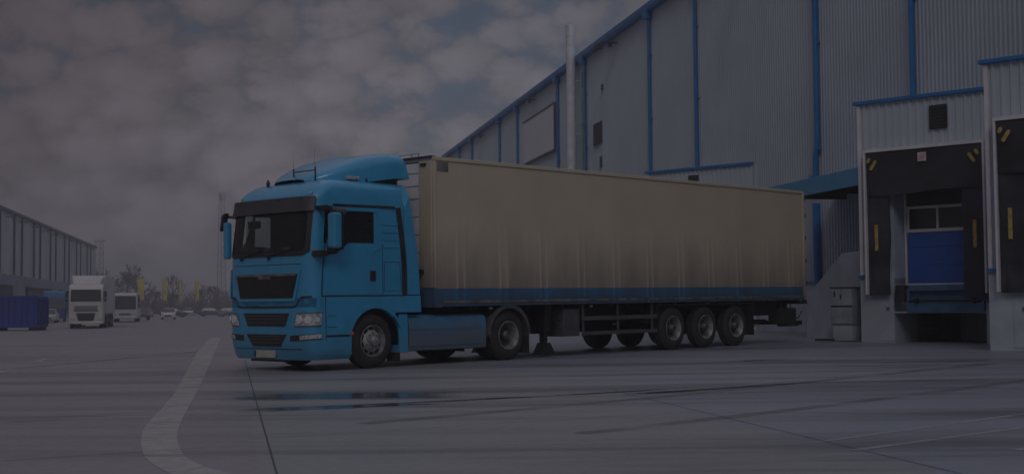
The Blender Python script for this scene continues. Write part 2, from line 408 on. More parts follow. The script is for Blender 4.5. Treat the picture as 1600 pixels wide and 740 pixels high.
for k in range(7):
    for_y = 24.2+k*4.6; x = -9.35-.215*(for_y-24.2)
    dash.append([((x-.06, for_y), (x+.07, for_y)), ((x-.06-.4, for_y+1.9), (x+.07-.4, for_y+1.9))])
strip_mesh('lane_marking', 'worn_line_paint', dash)
def line(p, q, w_, ext=0):
    d = Vector((q[0]-p[0], q[1]-p[1])).normalized(); n_ = Vector((-d.y, d.x))*w_/2
    return [((p[0]-n_.x, p[1]-n_.y), (p[0]+n_.x, p[1]+n_.y)), ((q[0]-n_.x, q[1]-n_.y), (q[0]+n_.x, q[1]+n_.y))]
strip_mesh('bay_marking', 'faint_line_paint', [line((2.5, 11.1), (6.6, 15.0), .09), line((2.68, 10.5), (6.1, 13.5), .09), line((3.3, 18.7), (10.4, 25.9), .10), line((6.4, 28.4), (12.4, 35.4), .09), line((3.9, 10.4), (7, 13.3), .07), line((1.5, 22.0), (5.6, 26.2), .08)])
strip_mesh('pavement_joint', 'joint_sealant', [line((-5.8, 28.8), (-.86, 5.6), .016), line((1.35, 17.9), (3.6, 5.9), .014)])
def xline(off, x0, x1, w_=.014):       # joints across the yard, direction (.85,.53)
    d = (.85, .53); n_ = (-.53, .85); f = lambda x: (x, (off-n_[0]*x)/n_[1])
    return line(f(x0), f(x1), w_)
strip_mesh('pavement_seam', 'crack_dark', [xline(10.75, -9, -2.55, .016), xline(14.8, -12, -3.6), xline(17.3, -16, -4.3), xline(19.6, -15, -4.5, .02), xline(22.5, -16, -6, .02), xline(26, -18, -6.5, .02), xline(11.2, -2.3, 1.9, .01), xline(13.0, -2.6, 6, .01), line((5.6, 23.2), (8.4, 21.4), .03)], .005)

def arc(cx, cy, r, a0, a1, w_):
    q = []
    for k in range(25): a = R(a0+(a1-a0)*k/24); q.append(((cx+(r-w_/2)*math.cos(a), cy+(r-w_/2)*math.sin(a)), (cx+(r+w_/2)*math.cos(a), cy+(r+w_/2)*math.sin(a))))
    return q
faded('tyre_smear', (.06, .058, .06), .45, .52, .30, .5)
strip_mesh('tyre_mark', 'tyre_smear', [line((-1.5, 13.2), (8.5, 23.5), .26), line((.6, 12.0), (10.6, 22.3), .24), line((-13.5, 9.5), (-7.0, 38), .3), line((-16, 17), (-4.6, 22.5), .25)], .003)
# ------------------------------------------------------------------ warehouse on the right
WD = Vector((-.2016, .9795, 0)); WN = Vector((-.9795, -.2016, 0))       # along the wall (away), outward normal
def wallM(a): return Matrix(((WD.x, WN.x, 0, a), (WD.y, WN.y, 0, 0), (0, 0, 1, 0), (0, 0, 0, 1)))
def corr(mb, x0, x1, z0, z1, pitch=.2, dep=.03, fn=None, y=0, flat=.5):
    """trapezoid sheeting along local x, outward +y, closed sheet"""
    xs = []; x = x0; a = pitch*flat; s_ = pitch*.12
    while x < x1-1e-4:
        xs += [(x, y), (min(x+a, x1), y), (min(x+a+s_, x1), y+dep), (min(x+pitch-s_, x1), y+dep)]; x += pitch
    xs.append((x1, y)); fn = fn or (lambda p, q, z: (p, q, z))
    mb.grid([[fn(p, q, z) for p, q in xs] for z in (z0, z1)])
wh = thing('warehouse', 'large grey corrugated warehouse with blue downpipes and loading docks on the right', 'warehouse', wallM(19.15))
T0, T1, RZ = 12, 133, 15.25
wm_ = MB(); corr(wm_, T0, T1, 2.16, RZ, .21, .035); wm_.build('wall', 'siding', wh)
b = MB(); b.box(T0, T1, -.35, -.05, -1, RZ-.05); b.box(T0, T1, -40, -.36, 0, RZ-.1); b.build('building_core', 'siding', wh)
b = MB(); b.box(T0, T1, -.04, .02, -1, 2.14); b.build('plinth', 'plinth', wh)
b = MB(); b.box(T0, T1, .0, .10, 2.14, 2.2); b.build('flashing', 'trim_blue', wh)
b = MB(); b.plate([[(.02, RZ-.22), (.30, RZ-.22), (.36, RZ-.1), (.36, RZ+.12), (.30, RZ+.12), (.02, RZ+.16), (-.4, RZ+.16), (-.4, RZ+.1), (.02, RZ+.05)]], lambda u, v, o: (T0+o, u, v), T1-T0+.2); b.build('gutter', 'trim_blue', wh)
def downpipe(t, z0, elbow=False):
    b = MB(); y = .15
    if elbow: b.path([(t, y, RZ-.15), (t, y, 7.0), (t, y, 6.7), (t+.18, y+.0, 6.25), (t+.18, y, 6.0), (t+.18, y, 5.2)], .095, 12)
    else: b.path([(t, y, RZ-.15), (t, y, z0)], .085, 10)
    b.box(t-.18, t+.18, .02, .42, RZ-.55, RZ-.16)
    for z in (3, 6.5, 10, 13):
        if z > z0+.2: b.box(t-.12, t+.12, .035, .16, z, z+.05)
    b.build('downpipe', 'trim_blue', wh, smooth=True)
for k in range(6):
    for dt in (0, 6.35):
        t = 38.0+k*18.05+dt
        if abs(t-44.35) < .1: downpipe(t, 5.2, True)
        else: downpipe(t, 6.66 if t < 40 or 55 < t < 57 else (6.66 if 61 < t < 63 else 2.3))
b = MB(); b.path([(44.53, .15, 4.75), (44.53, .15, 2.1), ], .13, 12); b.path([(44.5, .15, 5.45), (44.2, .5, 5.6)], .07, 8); b.build('lower_downpipe', 'trim_blue', wh, smooth=True)
# flue, teal pipe, panel, vents, floodlights
b = MB(); b.tube((75.6, .55, 1.5), (75.6, .55, 17.0), .255, n=20); b.tube((75.6, .55, 16.5), (75.6, .55, 17.15), .275, n=20)
for z in (4, 7, 9.5, 12, 14.3, 16): b.tube((75.6, .55, z), (75.6, .55, z+.06), .27, n=20)
for z in (5, 8, 11, 14): b.box(75.55, 75.65, 0, .4, z, z+.05)
b.build('flue', 'flue_metal', wh, smooth=True)
b = MB(); b.path([(74.1, .3, 15.3), (74.1, .3, 2.5)], .06, 8); b.path([(73.75, .3, 14.6), (73.75, .3, 7.5)], .03, 6)
for z in (14.2, 11.4, 8.3): b.path([(74.6, .3, z), (73.6, .3, z)], .035, 6)
b.build('service_pipe', 'teal_pipe', wh, smooth=True)
b = MB(); b.box(81.35, 90.15, .05, .16, 10.9, 13.58); b.build('sign_panel', 'panel_white', wh)
b = MB(); b.box(81.25, 90.25, .05, .2, 13.59, 13.68); b.box(81.25, 90.25, .05, .2, 10.78, 10.88); b.box(81.24, 81.33, .05, .2, 10.88, 13.59); b.build('panel_frame', 'grey_plastic', wh)
def louver(t0, t1, z0, z1):
    b = MB(); b.box(t0, t1, .04, .09, z0, z1); b.build('vent_louver', 'grey_plastic', wh)
    n = max(2, int((z1-z0)/.13))
    for i in range(n): s_ = MB(); z = z0+(i+.2)*(z1-z0)/n; s_.box(t0+.03, t1-.03, .092, .13, z, z+.05); s_.build('louver_slat', 'dark_plastic', wh)
louver(71.0, 72.6, 10.0, 11.15); louver(71.1, 71.35, 8.7, 9.3); louver(70.7, 70.95, 12.75, 13.05)
for t in (68.1, 87.1, 105.1, 50.0):
    b = MB(); b.path([(t, .03, 14.7), (t, .7, 14.75), (t, .95, 14.62)], .035, 6); b.path([(t+.5, .35, 15.25), (t, .5, 14.75)], .02, 5)
    b.box(t-.22, t+.22, .85, 1.15, 14.35, 14.6); b.box(t-.1, t+.1, .3, .5, 14.5, 14.7); b.build('floodlight', 'dark_plastic', wh)
# entrance canopy, stair wall between the docks
def toW(p):   # world point -> wall frame
    return wallM(19.15).inverted() @ Vector(p)
c1 = toW((9.08, 34.45, 0)); D = c1.y
b = MB(); b.box(c1.x+.12, c1.x+7.5, .05, D-.06, 4.93, 5.0); b.box(c1.x+.10, c1.x+7.52, D-.06, D+.02, 4.55, 5.02); b.box(c1.x+.10, c1.x+.18, .05, D-.06, 4.60, 4.92); b.build('entrance_canopy', 'canopy_blue', wh, bevel=.01)
b = MB()
for k in range(4): b.box(c1.x+.6+k*2, c1.x+.7+k*2, .1, D-.1, 4.72, 4.925)
b.build('canopy_beams', 'chassis', wh)
yp = D-.42
b = MB(); b.plate([[(c1.x+.0, -.3), (c1.x+4.1, -.3), (c1.x+4.1, 1.75), (c1.x+3.6, 1.92), (c1.x+1.75, 2.84), (c1.x+0, 2.86)]], lambda u, v, o: (u, yp+o, v), .14); b.build('stair_wall', 'plinth', wh, bevel=.01)
b = MB()
for k in range(7): b.box(c1.x+1.5+k*.28, c1.x+3.5, .05, yp-.02, .2, 1.7-k*.19)
b.build('stairs', 'plinth', wh)
b = MB(); b.box(c1.x+1.2, c1.x+2.2, .045, .10, 1.7, 3.9); b.build('side_door', 'grey_plastic', wh)

# loading docks: local x = along the dock face (to the right seen from the yard), y = outward, z from dock ground
DE = Vector((.729, -.684, 0)); DN = Vector((-.684, -.729, 0))
WI = wallM(19.15).inverted()
def dock(L, sign=True, full=True):
    M = Matrix(((DE.x, DN.x, 0, L[0]), (DE.y, DN.y, 0, L[1]), (0, 0, 1, .5), (0, 0, 0, 1)))
    A = WI @ M                                             # dock frame -> wall frame
    f = lambda x, y, z: tuple(A @ Vector((x, y, z)))
    W_ = 4.86; ZT = 6.12
    def part(name, m, fill, parent, **k):
        q = MB(); fill(q); q.v = [f(*v) for v in q.v]; return q.build(name, m, parent, **k)
    # front wall with the shelter opening left out, side wall back to the main wall
    def fr(q):
        corr(q, 0, W_, 4.92, ZT, .21, .032); corr(q, 0, .24, 1.69, 4.92, .21, .032); corr(q, 3.46, W_, 1.69, 4.92, .21, .032)
    root = part('dock_house', 'dock_siding', fr, wh)
    def core(q):
        q.box(.02, W_+1, -.25, -.03, 4.9, ZT); q.box(.02, .3, -.25, -.03, 1.66, 4.9); q.box(3.4, W_+1, -.25, -.03, 1.66, 4.9)
        q.plate([[(.02, -.26), (W_+1.0, -.26), (W_+1, -4), (.02, -3.3)]], lambda u, v, o: (u, v, ZT-.12+o), .1)
        q.box(.0, .10, -3.4, -.26, 1.66, ZT)
    part('side_wall', 'dock_siding', core, root)
    part('corner_trim', 'frame_white', lambda q: (q.box(-.03, .06, -.03, .045, 1.70, ZT-.02),), root)
    part('roof_trim', 'trim_blue', lambda q: (q.box(-.12, W_, -.05, .12, ZT, ZT+.09), q.box(-.12, -.03, -3.4, -.05, ZT, ZT+.09)), root, bevel=.01)
    part('base_flashing', 'trim_blue', lambda q: q.box(-.06, .245, -.02, .09, 1.62, 1.69), root); part('base_flashing', 'trim_blue', lambda q: q.box(3.455, W_, -.02, .09, 1.62, 1.69), root)
    def pl(q):
        q.box(-.04, .9, -1.2, .03, -.8, 1.62); q.box(3.3, W_, -1.2, .03, -.8, 1.62)
        q.box(.9, 3.3, -1.2, .03, .72, .76); q.box(-.04, .9, -3.4, -1.2, -.8, 1.62)
    part('dock_plinth', 'plinth', pl, root)
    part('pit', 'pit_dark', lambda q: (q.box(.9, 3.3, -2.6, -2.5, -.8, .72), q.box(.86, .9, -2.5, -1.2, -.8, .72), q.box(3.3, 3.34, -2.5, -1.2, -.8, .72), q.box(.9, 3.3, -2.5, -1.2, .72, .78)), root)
    # interior reveal of the doorway
    part('door_reveal', 'plinth', lambda q: (q.box(.62, .90, -.75, -.03, 1.43, 4.3), q.box(3.0, 3.08, -.75, -.03, 1.43, 4.3), q.box(.62, 3.08, -.75, -.03, 3.85, 3.95), q.box(.35, .9, -.74, -.03, 1.38, 1.42), ), root)
    fm = part('shelter_frame', 'frame_white', lambda q: (q.box(.25, 3.45, -.02, .30, 4.83, 4.91), q.box(.25, .30, -.02, .30, 1.2, 4.83), q.box(3.40, 3.45, -.02, .30, 1.2, 4.83)), root)
    def hc(q):
        us = lin(.32, 3.38, 15); vs_ = lin(3.74, 4.82, 7)
        q.sheet(lambda u, v, o: (u, .24+o+.03*math.sin(u*2.3+v)*(4.82-v), v-.04*math.sin(u*1.7)*(4.82-v)), us, vs_, .03)
    part('head_curtain', 'curtain_black', hc, root, smooth=True)
    def sc(x0, x1):
        def g(q):
            us = lin(x0, x1, 5); vs_ = lin(1.18, 3.9, 9)
            q.sheet(lambda u, v, o: (u+.02*math.sin(v*3), .14+o+.02*math.sin(v*2+u*5), v), us, vs_, .06)
        return g
    part('side_curtain', 'pad_black', sc(.31, .88), root, smooth=True)
    part('side_curtain', 'pad_black', sc(2.84, 3.39), root, smooth=True)
    part('side_pad', 'pad_black', lambda q: (q.box(.305, .42, -.02, .2, 1.2, 4.8),), root); part('side_pad', 'pad_black', lambda q: (q.box(3.28, 3.395, -.02, .2, 1.2, 4.8),), root)
    def pill(q, cx, cz, ln, wd_, an, y):
        pts = []
        for s_, base in ((1, 0), (-1, math.pi)):
            for k in range(7):
                a = -math.pi/2+math.pi*k/6+base; pts.append((s_*ln/2+wd_/2*math.cos(a), wd_/2*math.sin(a)))
        ca, sa = math.cos(an), math.sin(an)
        q.plate([[(cx+u*ca-v*sa, cz+u*sa+v*ca) for u, v in pts]], lambda u, v, o: (u, y+o, v), .012)
    for mk in ((.55, 4.49, .20, .085, R(55), .325), (.42, 4.62, .06, .085, R(60), .325), (3.15, 4.49, .20, .085, R(125), .325), (3.28, 4.62, .06, .085, R(120), .325)):
        part('corner_mark', 'yellow_mark', lambda q: pill(q, *mk), root)
    part('guide_strip', 'yellow_mark', lambda q: (q.box(.51, .60, .235, .25, 2.31, 2.97),), root)
    part('guide_strip', 'yellow_mark', lambda q: (q.box(3.11, 3.20, .235, .25, 2.31, 2.97),), root)
    if sign:
        part('notice', 'sign_white', lambda q: (q.box(1.76, 1.98, .295, .325, 4.5, 4.72),), root)
        part('notice_print', 'sign_red', lambda q: (q.box(1.80, 1.94, .326, .33, 4.65, 4.67), q.box(1.80, 1.94, .326, .33, 4.59, 4.62), q.box(1.80, 1.92, .326, .33, 4.54, 4.56)), root)
    # sectional door: blue panels, glazed section
    y = -.62
    def dp(q):
        q.box(.98, 3.0, y-.05, y, 1.47, 1.95); q.box(.98, 3.0, y-.05, y, 1.955, 2.4); q.box(.98, 3.0, y-.05, y, 2.405, 2.78)
    part('overhead_door', 'door_blue', dp, root)
    def df(q):
        q.box(.98, 3.0, y, y+.03, 3.38, 3.45); q.box(.98, 3.0, y, y+.03, 2.78, 2.86)
        for x in (.98, 1.78, 2.58): q.box(x, x+.06, y, y+.028, 2.86, 3.38)
    part('door_frame', 'frame_white', df, root)
    part('door_header', 'curtain_black', lambda q: q.box(.9, 3.0, y-.05, y, 3.455, 3.95), root)
    part('door_seal', 'frame_white', lambda q: q.box(.98, 3.0, y, y+.03, 1.43, 1.47), root)
    part('door_window', 'window_dark', lambda q: (q.box(.98, 3.0, y-.03, y-.005, 2.8, 3.44),), root)
    part('door_track', 'frame_white', lambda q: (q.box(.92, .97, y, y+.06, 1.43, 3.9), q.box(.60, .64, -.2, -.14, 1.7, 3.9)), root)
    # leveller and bumpers
    part('dock_leveler', 'leveler_blue', lambda q: (q.box(1.30, 3.22, -.6, .02, 1.34, 1.42), q.box(1.30, 3.22, -.5, -.1, .78, 1.34), q.box(1.27, 3.27, -.12, .06, .74, .98), q.box(1.30, 3.22, .0, .05, 1.28, 1.42), q.box(1.26, 1.32, -.1, .07, .76, 1.3), q.box(3.2, 3.26, -.1, .07, .76, 1.3)), root)
    part('hinge_bar', 'chassis', lambda q: (q.tube((1.3, .08, 1.02), (3.22, .08, 1.02), .025), q.box(1.48, 1.56, .0, .12, .96, 1.08), q.box(2.96, 3.04, .0, .12, .96, 1.08)), root)
    for x in (1.02, 3.3): part('dock_bumper', 'rubber', lambda q: (q.box(x, x+.24, .03, .22, 1.0, 1.42),), root, bevel=.02)
    part('vent', 'window_dark', lambda q: (q.box(1.97, 2.42, .03, .075, 5.3, 5.9),), root)
    [part('vent_slat', 'dark_plastic', lambda q: q.box(1.99, 2.40, .076, .10, 5.33+.08*i, 5.37+.08*i), root) for i in range(7)]
    part('junction_box', 'plinth', lambda q: (q.box(.50, .90, .03, .045, .02, 1.12),), root)
    part('control_button', 'leveler_blue', lambda q: (q.box(.69, .77, .045, .07, .80, .87),), root)
for L_ in ((9.08, 34.45), (10.29, 28.55), (5.4, 52.2)): dock(L_, sign=(L_[0] != 5.4))

# electrical cabinet at the foot of the stair wall
ec = thing('electrical_cabinet', 'battered grey steel electrical cabinet standing against the white stair wall beside the loading dock', 'cabinet', Matrix(((DE.x, DN.x, 0, 8.42), (DE.y, DN.y, 0, 35.15), (0, 0, 1, .5), (0, 0, 0, 1))))
b = MB(); b.box(.0, .62, -.5, 0, .42, 1.38); b.build('cabinet_body', 'cabinet_grey', ec, bevel=.008)
b = MB(); b.box(.03, .59, -.47, -.03, 0, .42); b.build('base', 'plinth', ec)
b = MB(); b.box(.02, .30, 0, .02, .92, 1.36); b.build('door', 'cabinet_grey', ec, bevel=.004)
b = MB(); b.box(.31, .60, 0, .02, .92, 1.36); b.build('door', 'cabinet_grey', ec, bevel=.004)
b = MB(); b.box(.02, .60, 0, .02, .44, .88); b.build('door', 'cabinet_grey', ec, bevel=.004)
MB().box(.0, .62, -.005, .03, .885, .91).build('middle_rail', 'dark_plastic', ec); MB().box(-.02, .64, -.52, .04, 1.38, 1.41).build('cap', 'grey_plastic', ec)
b = MB(); b.box(.29, .325, .02, .05, 1.1, 1.2); b.box(.1, .14, .02, .03, 1.15, 1.3); b.build('handle', 'dark_plastic', ec)
b = MB(); b.box(.1, .62, 0, .16, 0, .06); o = b.build('rubber_mat', 'rubber', bevel=.02); o.matrix_world = Matrix(((DE.x, DN.x, 0, 7.95), (DE.y, DN.y, 0, 35.1), (0, 0, 1, .5), (0, 0, 0, 1)))
tag(o, 'black rubber kerb block lying on the ground at the foot of the electrical cabinet', 'rubber block')

# ------------------------------------------------------------------ truck frame
_a, _t = R(43.18), R(.418)
d = Vector((math.sin(_a)*math.cos(_t), math.cos(_a)*math.cos(_t), math.sin(_t))); up = Vector((-math.sin(_a)*math.sin(_t), -math.cos(_a)*math.sin(_t), math.cos(_t)))
fw = -d; lf = up.cross(fw)
Tc = Vector((-1.482, 25.50, .372))             # trailer front near corner on the ground
def frameM(s_fwd):
    o = Tc-lf*1.275+fw*s_fwd
    return Matrix(((fw.x, lf.x, up.x, o.x), (fw.y, lf.y, up.y, o.y), (fw.z, lf.z, up.z, o.z), (0, 0, 0, 1)))

def make_wheel(parent, x, yo, side, kind, r=.5):
    """yo = outer face y (positive), side=+1 left / -1 right"""
    e = bpy.data.objects.new('wheel', None); col.objects.link(e); e.parent = parent; e.empty_display_size = .2
    e.location = (x, yo*side, r); e.rotation_euler = (0, 0, 0 if side > 0 else math.pi)
    wd = .30 if kind != 'dual' else .62
    t = MB(); rr = r
    pr = [(-.03, .29), (-.005, .31), (0, .36), (-.008, .42), (-.035, .465), (-.06, rr-.012)]
    pr += [(-.06, rr)]
    for g in (.11, .17, .23):
        pr += [(-g+.008, rr), (-g+.006, rr-.014), (-g-.006, rr-.014), (-g-.008, rr)]
    if kind == 'dual': pr += [(-.285, rr), (-.30, .46), (-.32, .46), (-.335, rr)]
    pr += [(-wd+.06, rr), (-wd+.03, .465), (-wd, .40), (-wd+.01, .29)]
    t.lathe(pr, (0, 0, 0), 48); t.build('tyre', 'rubber', e, smooth=True, angle=50)
    m = MB()
    if kind == 'front':
        # lip, then a disc bulging outwards with ten hand holes cut by spokes
        m.lathe([(-.03, .295), (-.0, .292), (.0, .280), (-.06, .272), (-.09, .262)], (0, 0, 0), 48)
        n = 10; V = []; F = []
        def ring(rad, y): return [(rad*math.cos(2*math.pi*i/(n*6)), y, rad*math.sin(2*math.pi*i/(n*6))) for i in range(n*6)]
        rs = [(.265, -.085), (.245, -.075), (.205, -.045), (.185, -.025), (.11, -.0), (.10, .0)]
        for q in rs: V += ring(*q)
        K = n*6
        for a in range(len(rs)-1):
            for i in range(K):
                if a == 1 and i % 6 in (1, 2, 3, 4): continue
                j = (i+1) % K; F.append((a*K+i, a*K+j, (a+1)*K+j, (a+1)*K+i))
        m.add(V, F)
        m.lathe([(-.0, .10), (.045, .095), (.07, .075), (.075, .0)], (0, 0, 0), 24)
        for i in range(10): a = 2*math.pi*(i+.5)/10; m.tube((.145*math.cos(a), -.02, .145*math.sin(a)), (.145*math.cos(a), .035, .145*math.sin(a)), .016, .012, 6)
        m.build('rim', 'rim_steel', e, smooth=True)
    else:
        m.lathe([(-.03, .295), (.0, .292), (.0, .278), (-.03, .262), (-.17, .245), (-.20, .235)], (0, 0, 0), 40)
        m.build('rim', 'rim_steel', e, smooth=True)
        m = MB(); m.lathe([(-.20, .24), (-.215, .20), (-.20, .15), (-.20, .11)], (0, 0, 0), 32)
        hub = .02 if kind != 'dual' else -.02
        m.lathe([(-.20, .115), (-.06, .105), (hub-.02, .08), (hub, .06), (hub, 0)], (0, 0, 0), 20)
        for i in range(10): a = 2*math.pi*(i+.5)/10; m.tube((.168*math.cos(a), -.22, .168*math.sin(a)), (.168*math.cos(a), -.16, .168*math.sin(a)), .015, .012, 6)
        m.build('hub', 'rim_dull', e, smooth=True)
    q = MB(); q.lathe([(-.16, .27), (-.16, 0)] if kind == 'front' else [(-.24, .27), (-.24, 0)], (0, 0, 0), 24); q.build('brake_drum', 'chassis', e)
    return e

# ---- tractor: local x forward from the front axle, y left, z up
tr = thing('truck_tractor', 'bright blue truck cab with roof fairing and dark sun visor, hitched to the cream trailer', 'truck', frameM(1.5))
XF = [(.20, 1.44), (.30, 1.47), (.5, 1.515), (1.1, 1.525), (1.33, 1.51), (2.05, 1.51), (2.12, 1.505), (2.85, 1.43), (2.98, 1.41), (3.12, 1.37), (3.22, 1.30), (3.31, 1.20), (3.38, 1.08), (3.43, .95), (3.46, .8), (3.50, .50), (3.53, .2)]
WZ = [(.20, 1.18), (.3, 1.235), (.5, 1.25), (2.1, 1.25), (2.9, 1.215), (3.12, 1.20), (3.25, 1.185), (3.34, 1.15), (3.40, 1.10), (3.44, 1.02), (3.46, .95), (3.50, .75), (3.53, .45)]
def Wd(z): return interp(WZ, z)
RC, BOW = .24, .04
def FX(y, z, off=0):
    w_ = Wd(z); a = min(abs(y), w_-1e-4); r = min(RC, w_*.9); x = interp(XF, z)-BOW*(min(a, w_-r)/w_)**2
    if a > w_-r: x -= r*(1-math.sqrt(max(0, 1-((a-(w_-r))/r)**2)))
    return x+off
def fw_(q, z, off, s=1):
    """q = distance round the front from the centre line, past the corner onto the side"""
    w_ = Wd(z); r = RC; A = w_-r; B = math.pi*r/2; xb = interp(XF, z)-BOW*(A/w_)**2
    if q <= A: x = interp(XF, z)-BOW*(q/w_)**2; y = q; n_ = (1, 0)
    elif q <= A+B: a = (q-A)/r; x = xb-r+r*math.cos(a); y = A+r*math.sin(a); n_ = (math.cos(a), math.sin(a))
    else: x = xb-r-(q-A-B); y = w_; n_ = (0, 1)
    return (x+n_[0]*off, s*(y+n_[1]*off), z)
def fp(y, z, off): # point on the front surface pushed out along an approximate normal
    e_ = .004; dx = (FX(y+e_, z)-FX(y-e_, z))/(2*e_); dz = (FX(y, min(z+e_, 3.5))-FX(y, z-e_))/(2*e_)
    n_ = Vector((1, -max(-6, min(6, dx)), -max(-3, min(3, dz)))).normalized(); p = Vector((FX(y, z), y, z))+n_*off; return tuple(p)
XR = -.75
FS = [0, .19, .385, .5, .6, .72, .85, .985, 1]
YF = [1, .99, .965, .92, .86, .78, .62, .45, .3, .15, 0]
def ring(z, ins=0, xr=XR):
    w_ = Wd(z); xs = interp(XF, z)-BOW-RC; pts = []
    for f in FS: pts.append((xr+f*(xs-xr)+ins*.0, w_-ins, z))
    for y in YF[1:]: yy = y*w_; pts.append((FX(yy, z)-ins*.9, yy-ins*y, z))
    return pts+[(x, -y, zz) for x, y, zz in pts[-2::-1]]
def shell(ins, zs, holes=True, xr=XR):
    m = MB(); rs = [ring(z, ins, xr) for z in zs]; n = len(rs[0]); V = [p for r in rs for p in r]; F = []
    nf = len(FS); 
    for k in range(len(zs)-1):
        zm = (zs[k]+zs[k+1])/2
        for j in range(n-1):
            jj = min(j, n-2-j)
            if holes:
                if 2.27 < zm < 2.88 and 2 <= jj < 7: continue       # side windows
                if 2.12 < zm < 2.85 and jj >= nf-1+3: continue        # windscreen
            F.append((k*n+j, k*n+j+1, (k+1)*n+j+1, (k+1)*n+j))
    m.add(V, F)
    top = len(V)-n; m.f.append(tuple(range(top, top+n))); 
    # rear wall
    rear = [k*n for k in range(len(zs))]; rr = [k*n+n-1 for k in range(len(zs))]
    for k in range(len(zs)-1): m.f.append((rear[k], rear[k+1], rr[k+1], rr[k]))
    return m
ZS = [1.14, 1.33, 1.6, 1.85, 2.05, 2.12, 2.27, 2.5, 2.7, 2.85, 2.88, 2.98, 3.05, 3.12, 3.17, 3.22, 3.27, 3.31, 3.35, 3.38, 3.41, 3.43, 3.445, 3.46, 3.48, 3.50, 3.515, 3.53]
cab = shell(0, ZS).build('cab', 'truck_paint', tr, smooth=True, angle=50)
shell(.05, [1.2]+[z for z in ZS if 1.3 < z < 3.3]).build('cab_interior', 'interior', tr)
b = MB(); b.box(-.7, 1.2, -1.1, 1.1, 1.15, 1.2); b.build('cab_floor', 'interior', tr)
# windscreen and side glass
b = MB(); wy = lambda z: .92*Wd(z); rows = []
for z in lin(2.10, 2.865, 8): rows.append([fp(y*(wy(z)+.02), z, .004) for y in [-1, -.93, -.85, -.7, -.5, -.25, 0, .25, .5, .7, .85, .93, 1]])
b.grid(rows); b.build('windscreen', 'cab_glass', tr, smooth=True)
def sp(x, z, off, s=1): return (x, s*(Wd(z)+off), z)
for s in (1, -1):
    b = MB(); b.grid([[sp(x, z, -.012, s) for x in (-.13, .5, 1.08)] for z in lin(2.25, 2.9, 4)]); b.build('side_window', 'cab_glass', tr)
# black frame round the windscreen
def frame_loop(pts_out, pts_in, fn, t, name, m):
    b = MB(); b.plate([pts_out, pts_in], fn, t); return b.build(name, m, tr)
def rr_rect(y0, y1, z0, z1, r, n=4, dens=6):
    P = []
    for cx, cz, a0 in ((y1-r, z1-r, 0), (y0+r, z1-r, 90), (y0+r, z0+r, 180), (y1-r, z0+r, 270)):
        for k in range(n+1): a = R(a0+90*k/n); P.append((cx+r*math.cos(a), cz+r*math.sin(a)))
    out = []
    for i, p in enumerate(P):
        q = P[(i+1) % len(P)]; out.append(p); L_ = math.hypot(q[0]-p[0], q[1]-p[1]); k = int(L_/.16)
        for j in range(1, k+1): out.append((p[0]+(q[0]-p[0])*j/(k+1), p[1]+(q[1]-p[1])*j/(k+1)))
    return out
frame_loop(rr_rect(-1.155, 1.155, 2.055, 2.90, .14), rr_rect(-1.08, 1.08, 2.13, 2.84, .09), lambda y, z, o: fp(y, z, .006+o), .01, 'windscreen_seal', 'dark_plastic')
# sun visor
b = MB(); b.sheet(lambda y, z, o: (FX(y*.97, 2.98)+.03+.05*(3.11-z)/.26+o, y, z), [v*1.21 for v in (-1, -.95, -.88, -.75, -.5, -.25, 0, .25, .5, .75, .88, .95, 1)], lin(2.845, 3.11, 5), .02); b.build('sun_visor', 'visor_plastic', tr, smooth=True)
for y in (-.95, -.3, .35, .95): b = MB(); xx = FX(y, 2.98)+.08; b.box(xx-.01, xx+.01, y-.01, y+.01, 3.06, 3.08); b.build('visor_screw', 'dark_plastic', tr)
# interior furniture seen through the glass
def furn():
    b = MB(); b.sheet(lambda y, x, o: (x, y, 2.02+.06*math.sin((x-.7)*4)+o), lin(-1.08, 1.08, 9), lin(.72, 1.26, 5), .1); b.box(.72, .85, -1.08, 1.08, 1.3, 2.02); b.build('dashboard', 'interior', tr, smooth=True)
    for y in (.6, -.6):
        b = MB(); b.box(-.15, .38, y-.26, y+.26, 1.75, 1.92); b.hexa([(-.2, y-.26, 1.9), (-.02, y-.26, 1.9), (-.02, y+.26, 1.9), (-.2, y+.26, 1.9), (-.32, y-.22, 2.6), (-.18, y-.22, 2.6), (-.18, y+.22, 2.6), (-.32, y+.22, 2.6)]); b.box(-.32, -.2, y-.14, y+.14, 2.62, 2.82); b.build('seat', 'seat_fabric', tr, bevel=.04)
    b = MB(); b.lathe([(-.015, .21), (0, .225), (.015, .21), (0, .195), (-.015, .21)], (0, 0, 0), 24); b.box(-.2, .2, -.01, .01, -.02, .02)
    o = b.build('steering_wheel', 'dark_plastic', tr, smooth=True); o.location = (.55, .58, 2.12); o.rotation_euler = (R(90), 0, R(90)); o.rotation_euler = Matrix.Rotation(R(-35), 3, 'Y').to_euler(); o.rotation_euler = (Matrix.Rotation(R(55), 3, 'Y') @ Matrix.Rotation(R(90), 3, 'X')).to_euler()
    b = MB(); b.box(-.65, -.62, -1.1, 1.1, 1.3, 3.2); b.box(-.62, -.35, -1.1, 1.1, 2.75, 2.95); b.box(-.62, .35, .1, 1.1, 2.95, 3.15); b.box(-.3, .57, -1.14, -1.12, 2.2, 2.95); b.build('sleeper_curtain_and_window_block', 'seat_fabric', tr)  # last panel is added to block light through the far-side window
    b = MB(); b.path([(1.14, -.9, 2.84), (1.12, -.9, 2.72)], .01, 6); b.sheet(lambda y, z, o: (1.1+o, y, z), lin(-1.08, -.72, 5), lin(2.62, 2.76, 3), .03); b.build('inside_mirror', 'dark_plastic', tr)
    MB().box(1.16, 1.2, .02, .24, 2.16, 2.24).build('dashboard_paper', 'plate_white', tr); MB().box(1.1, 1.18, -.5, -.36, 2.14, 2.22).build('dashboard_paper', 'plate_white', tr)
furn()
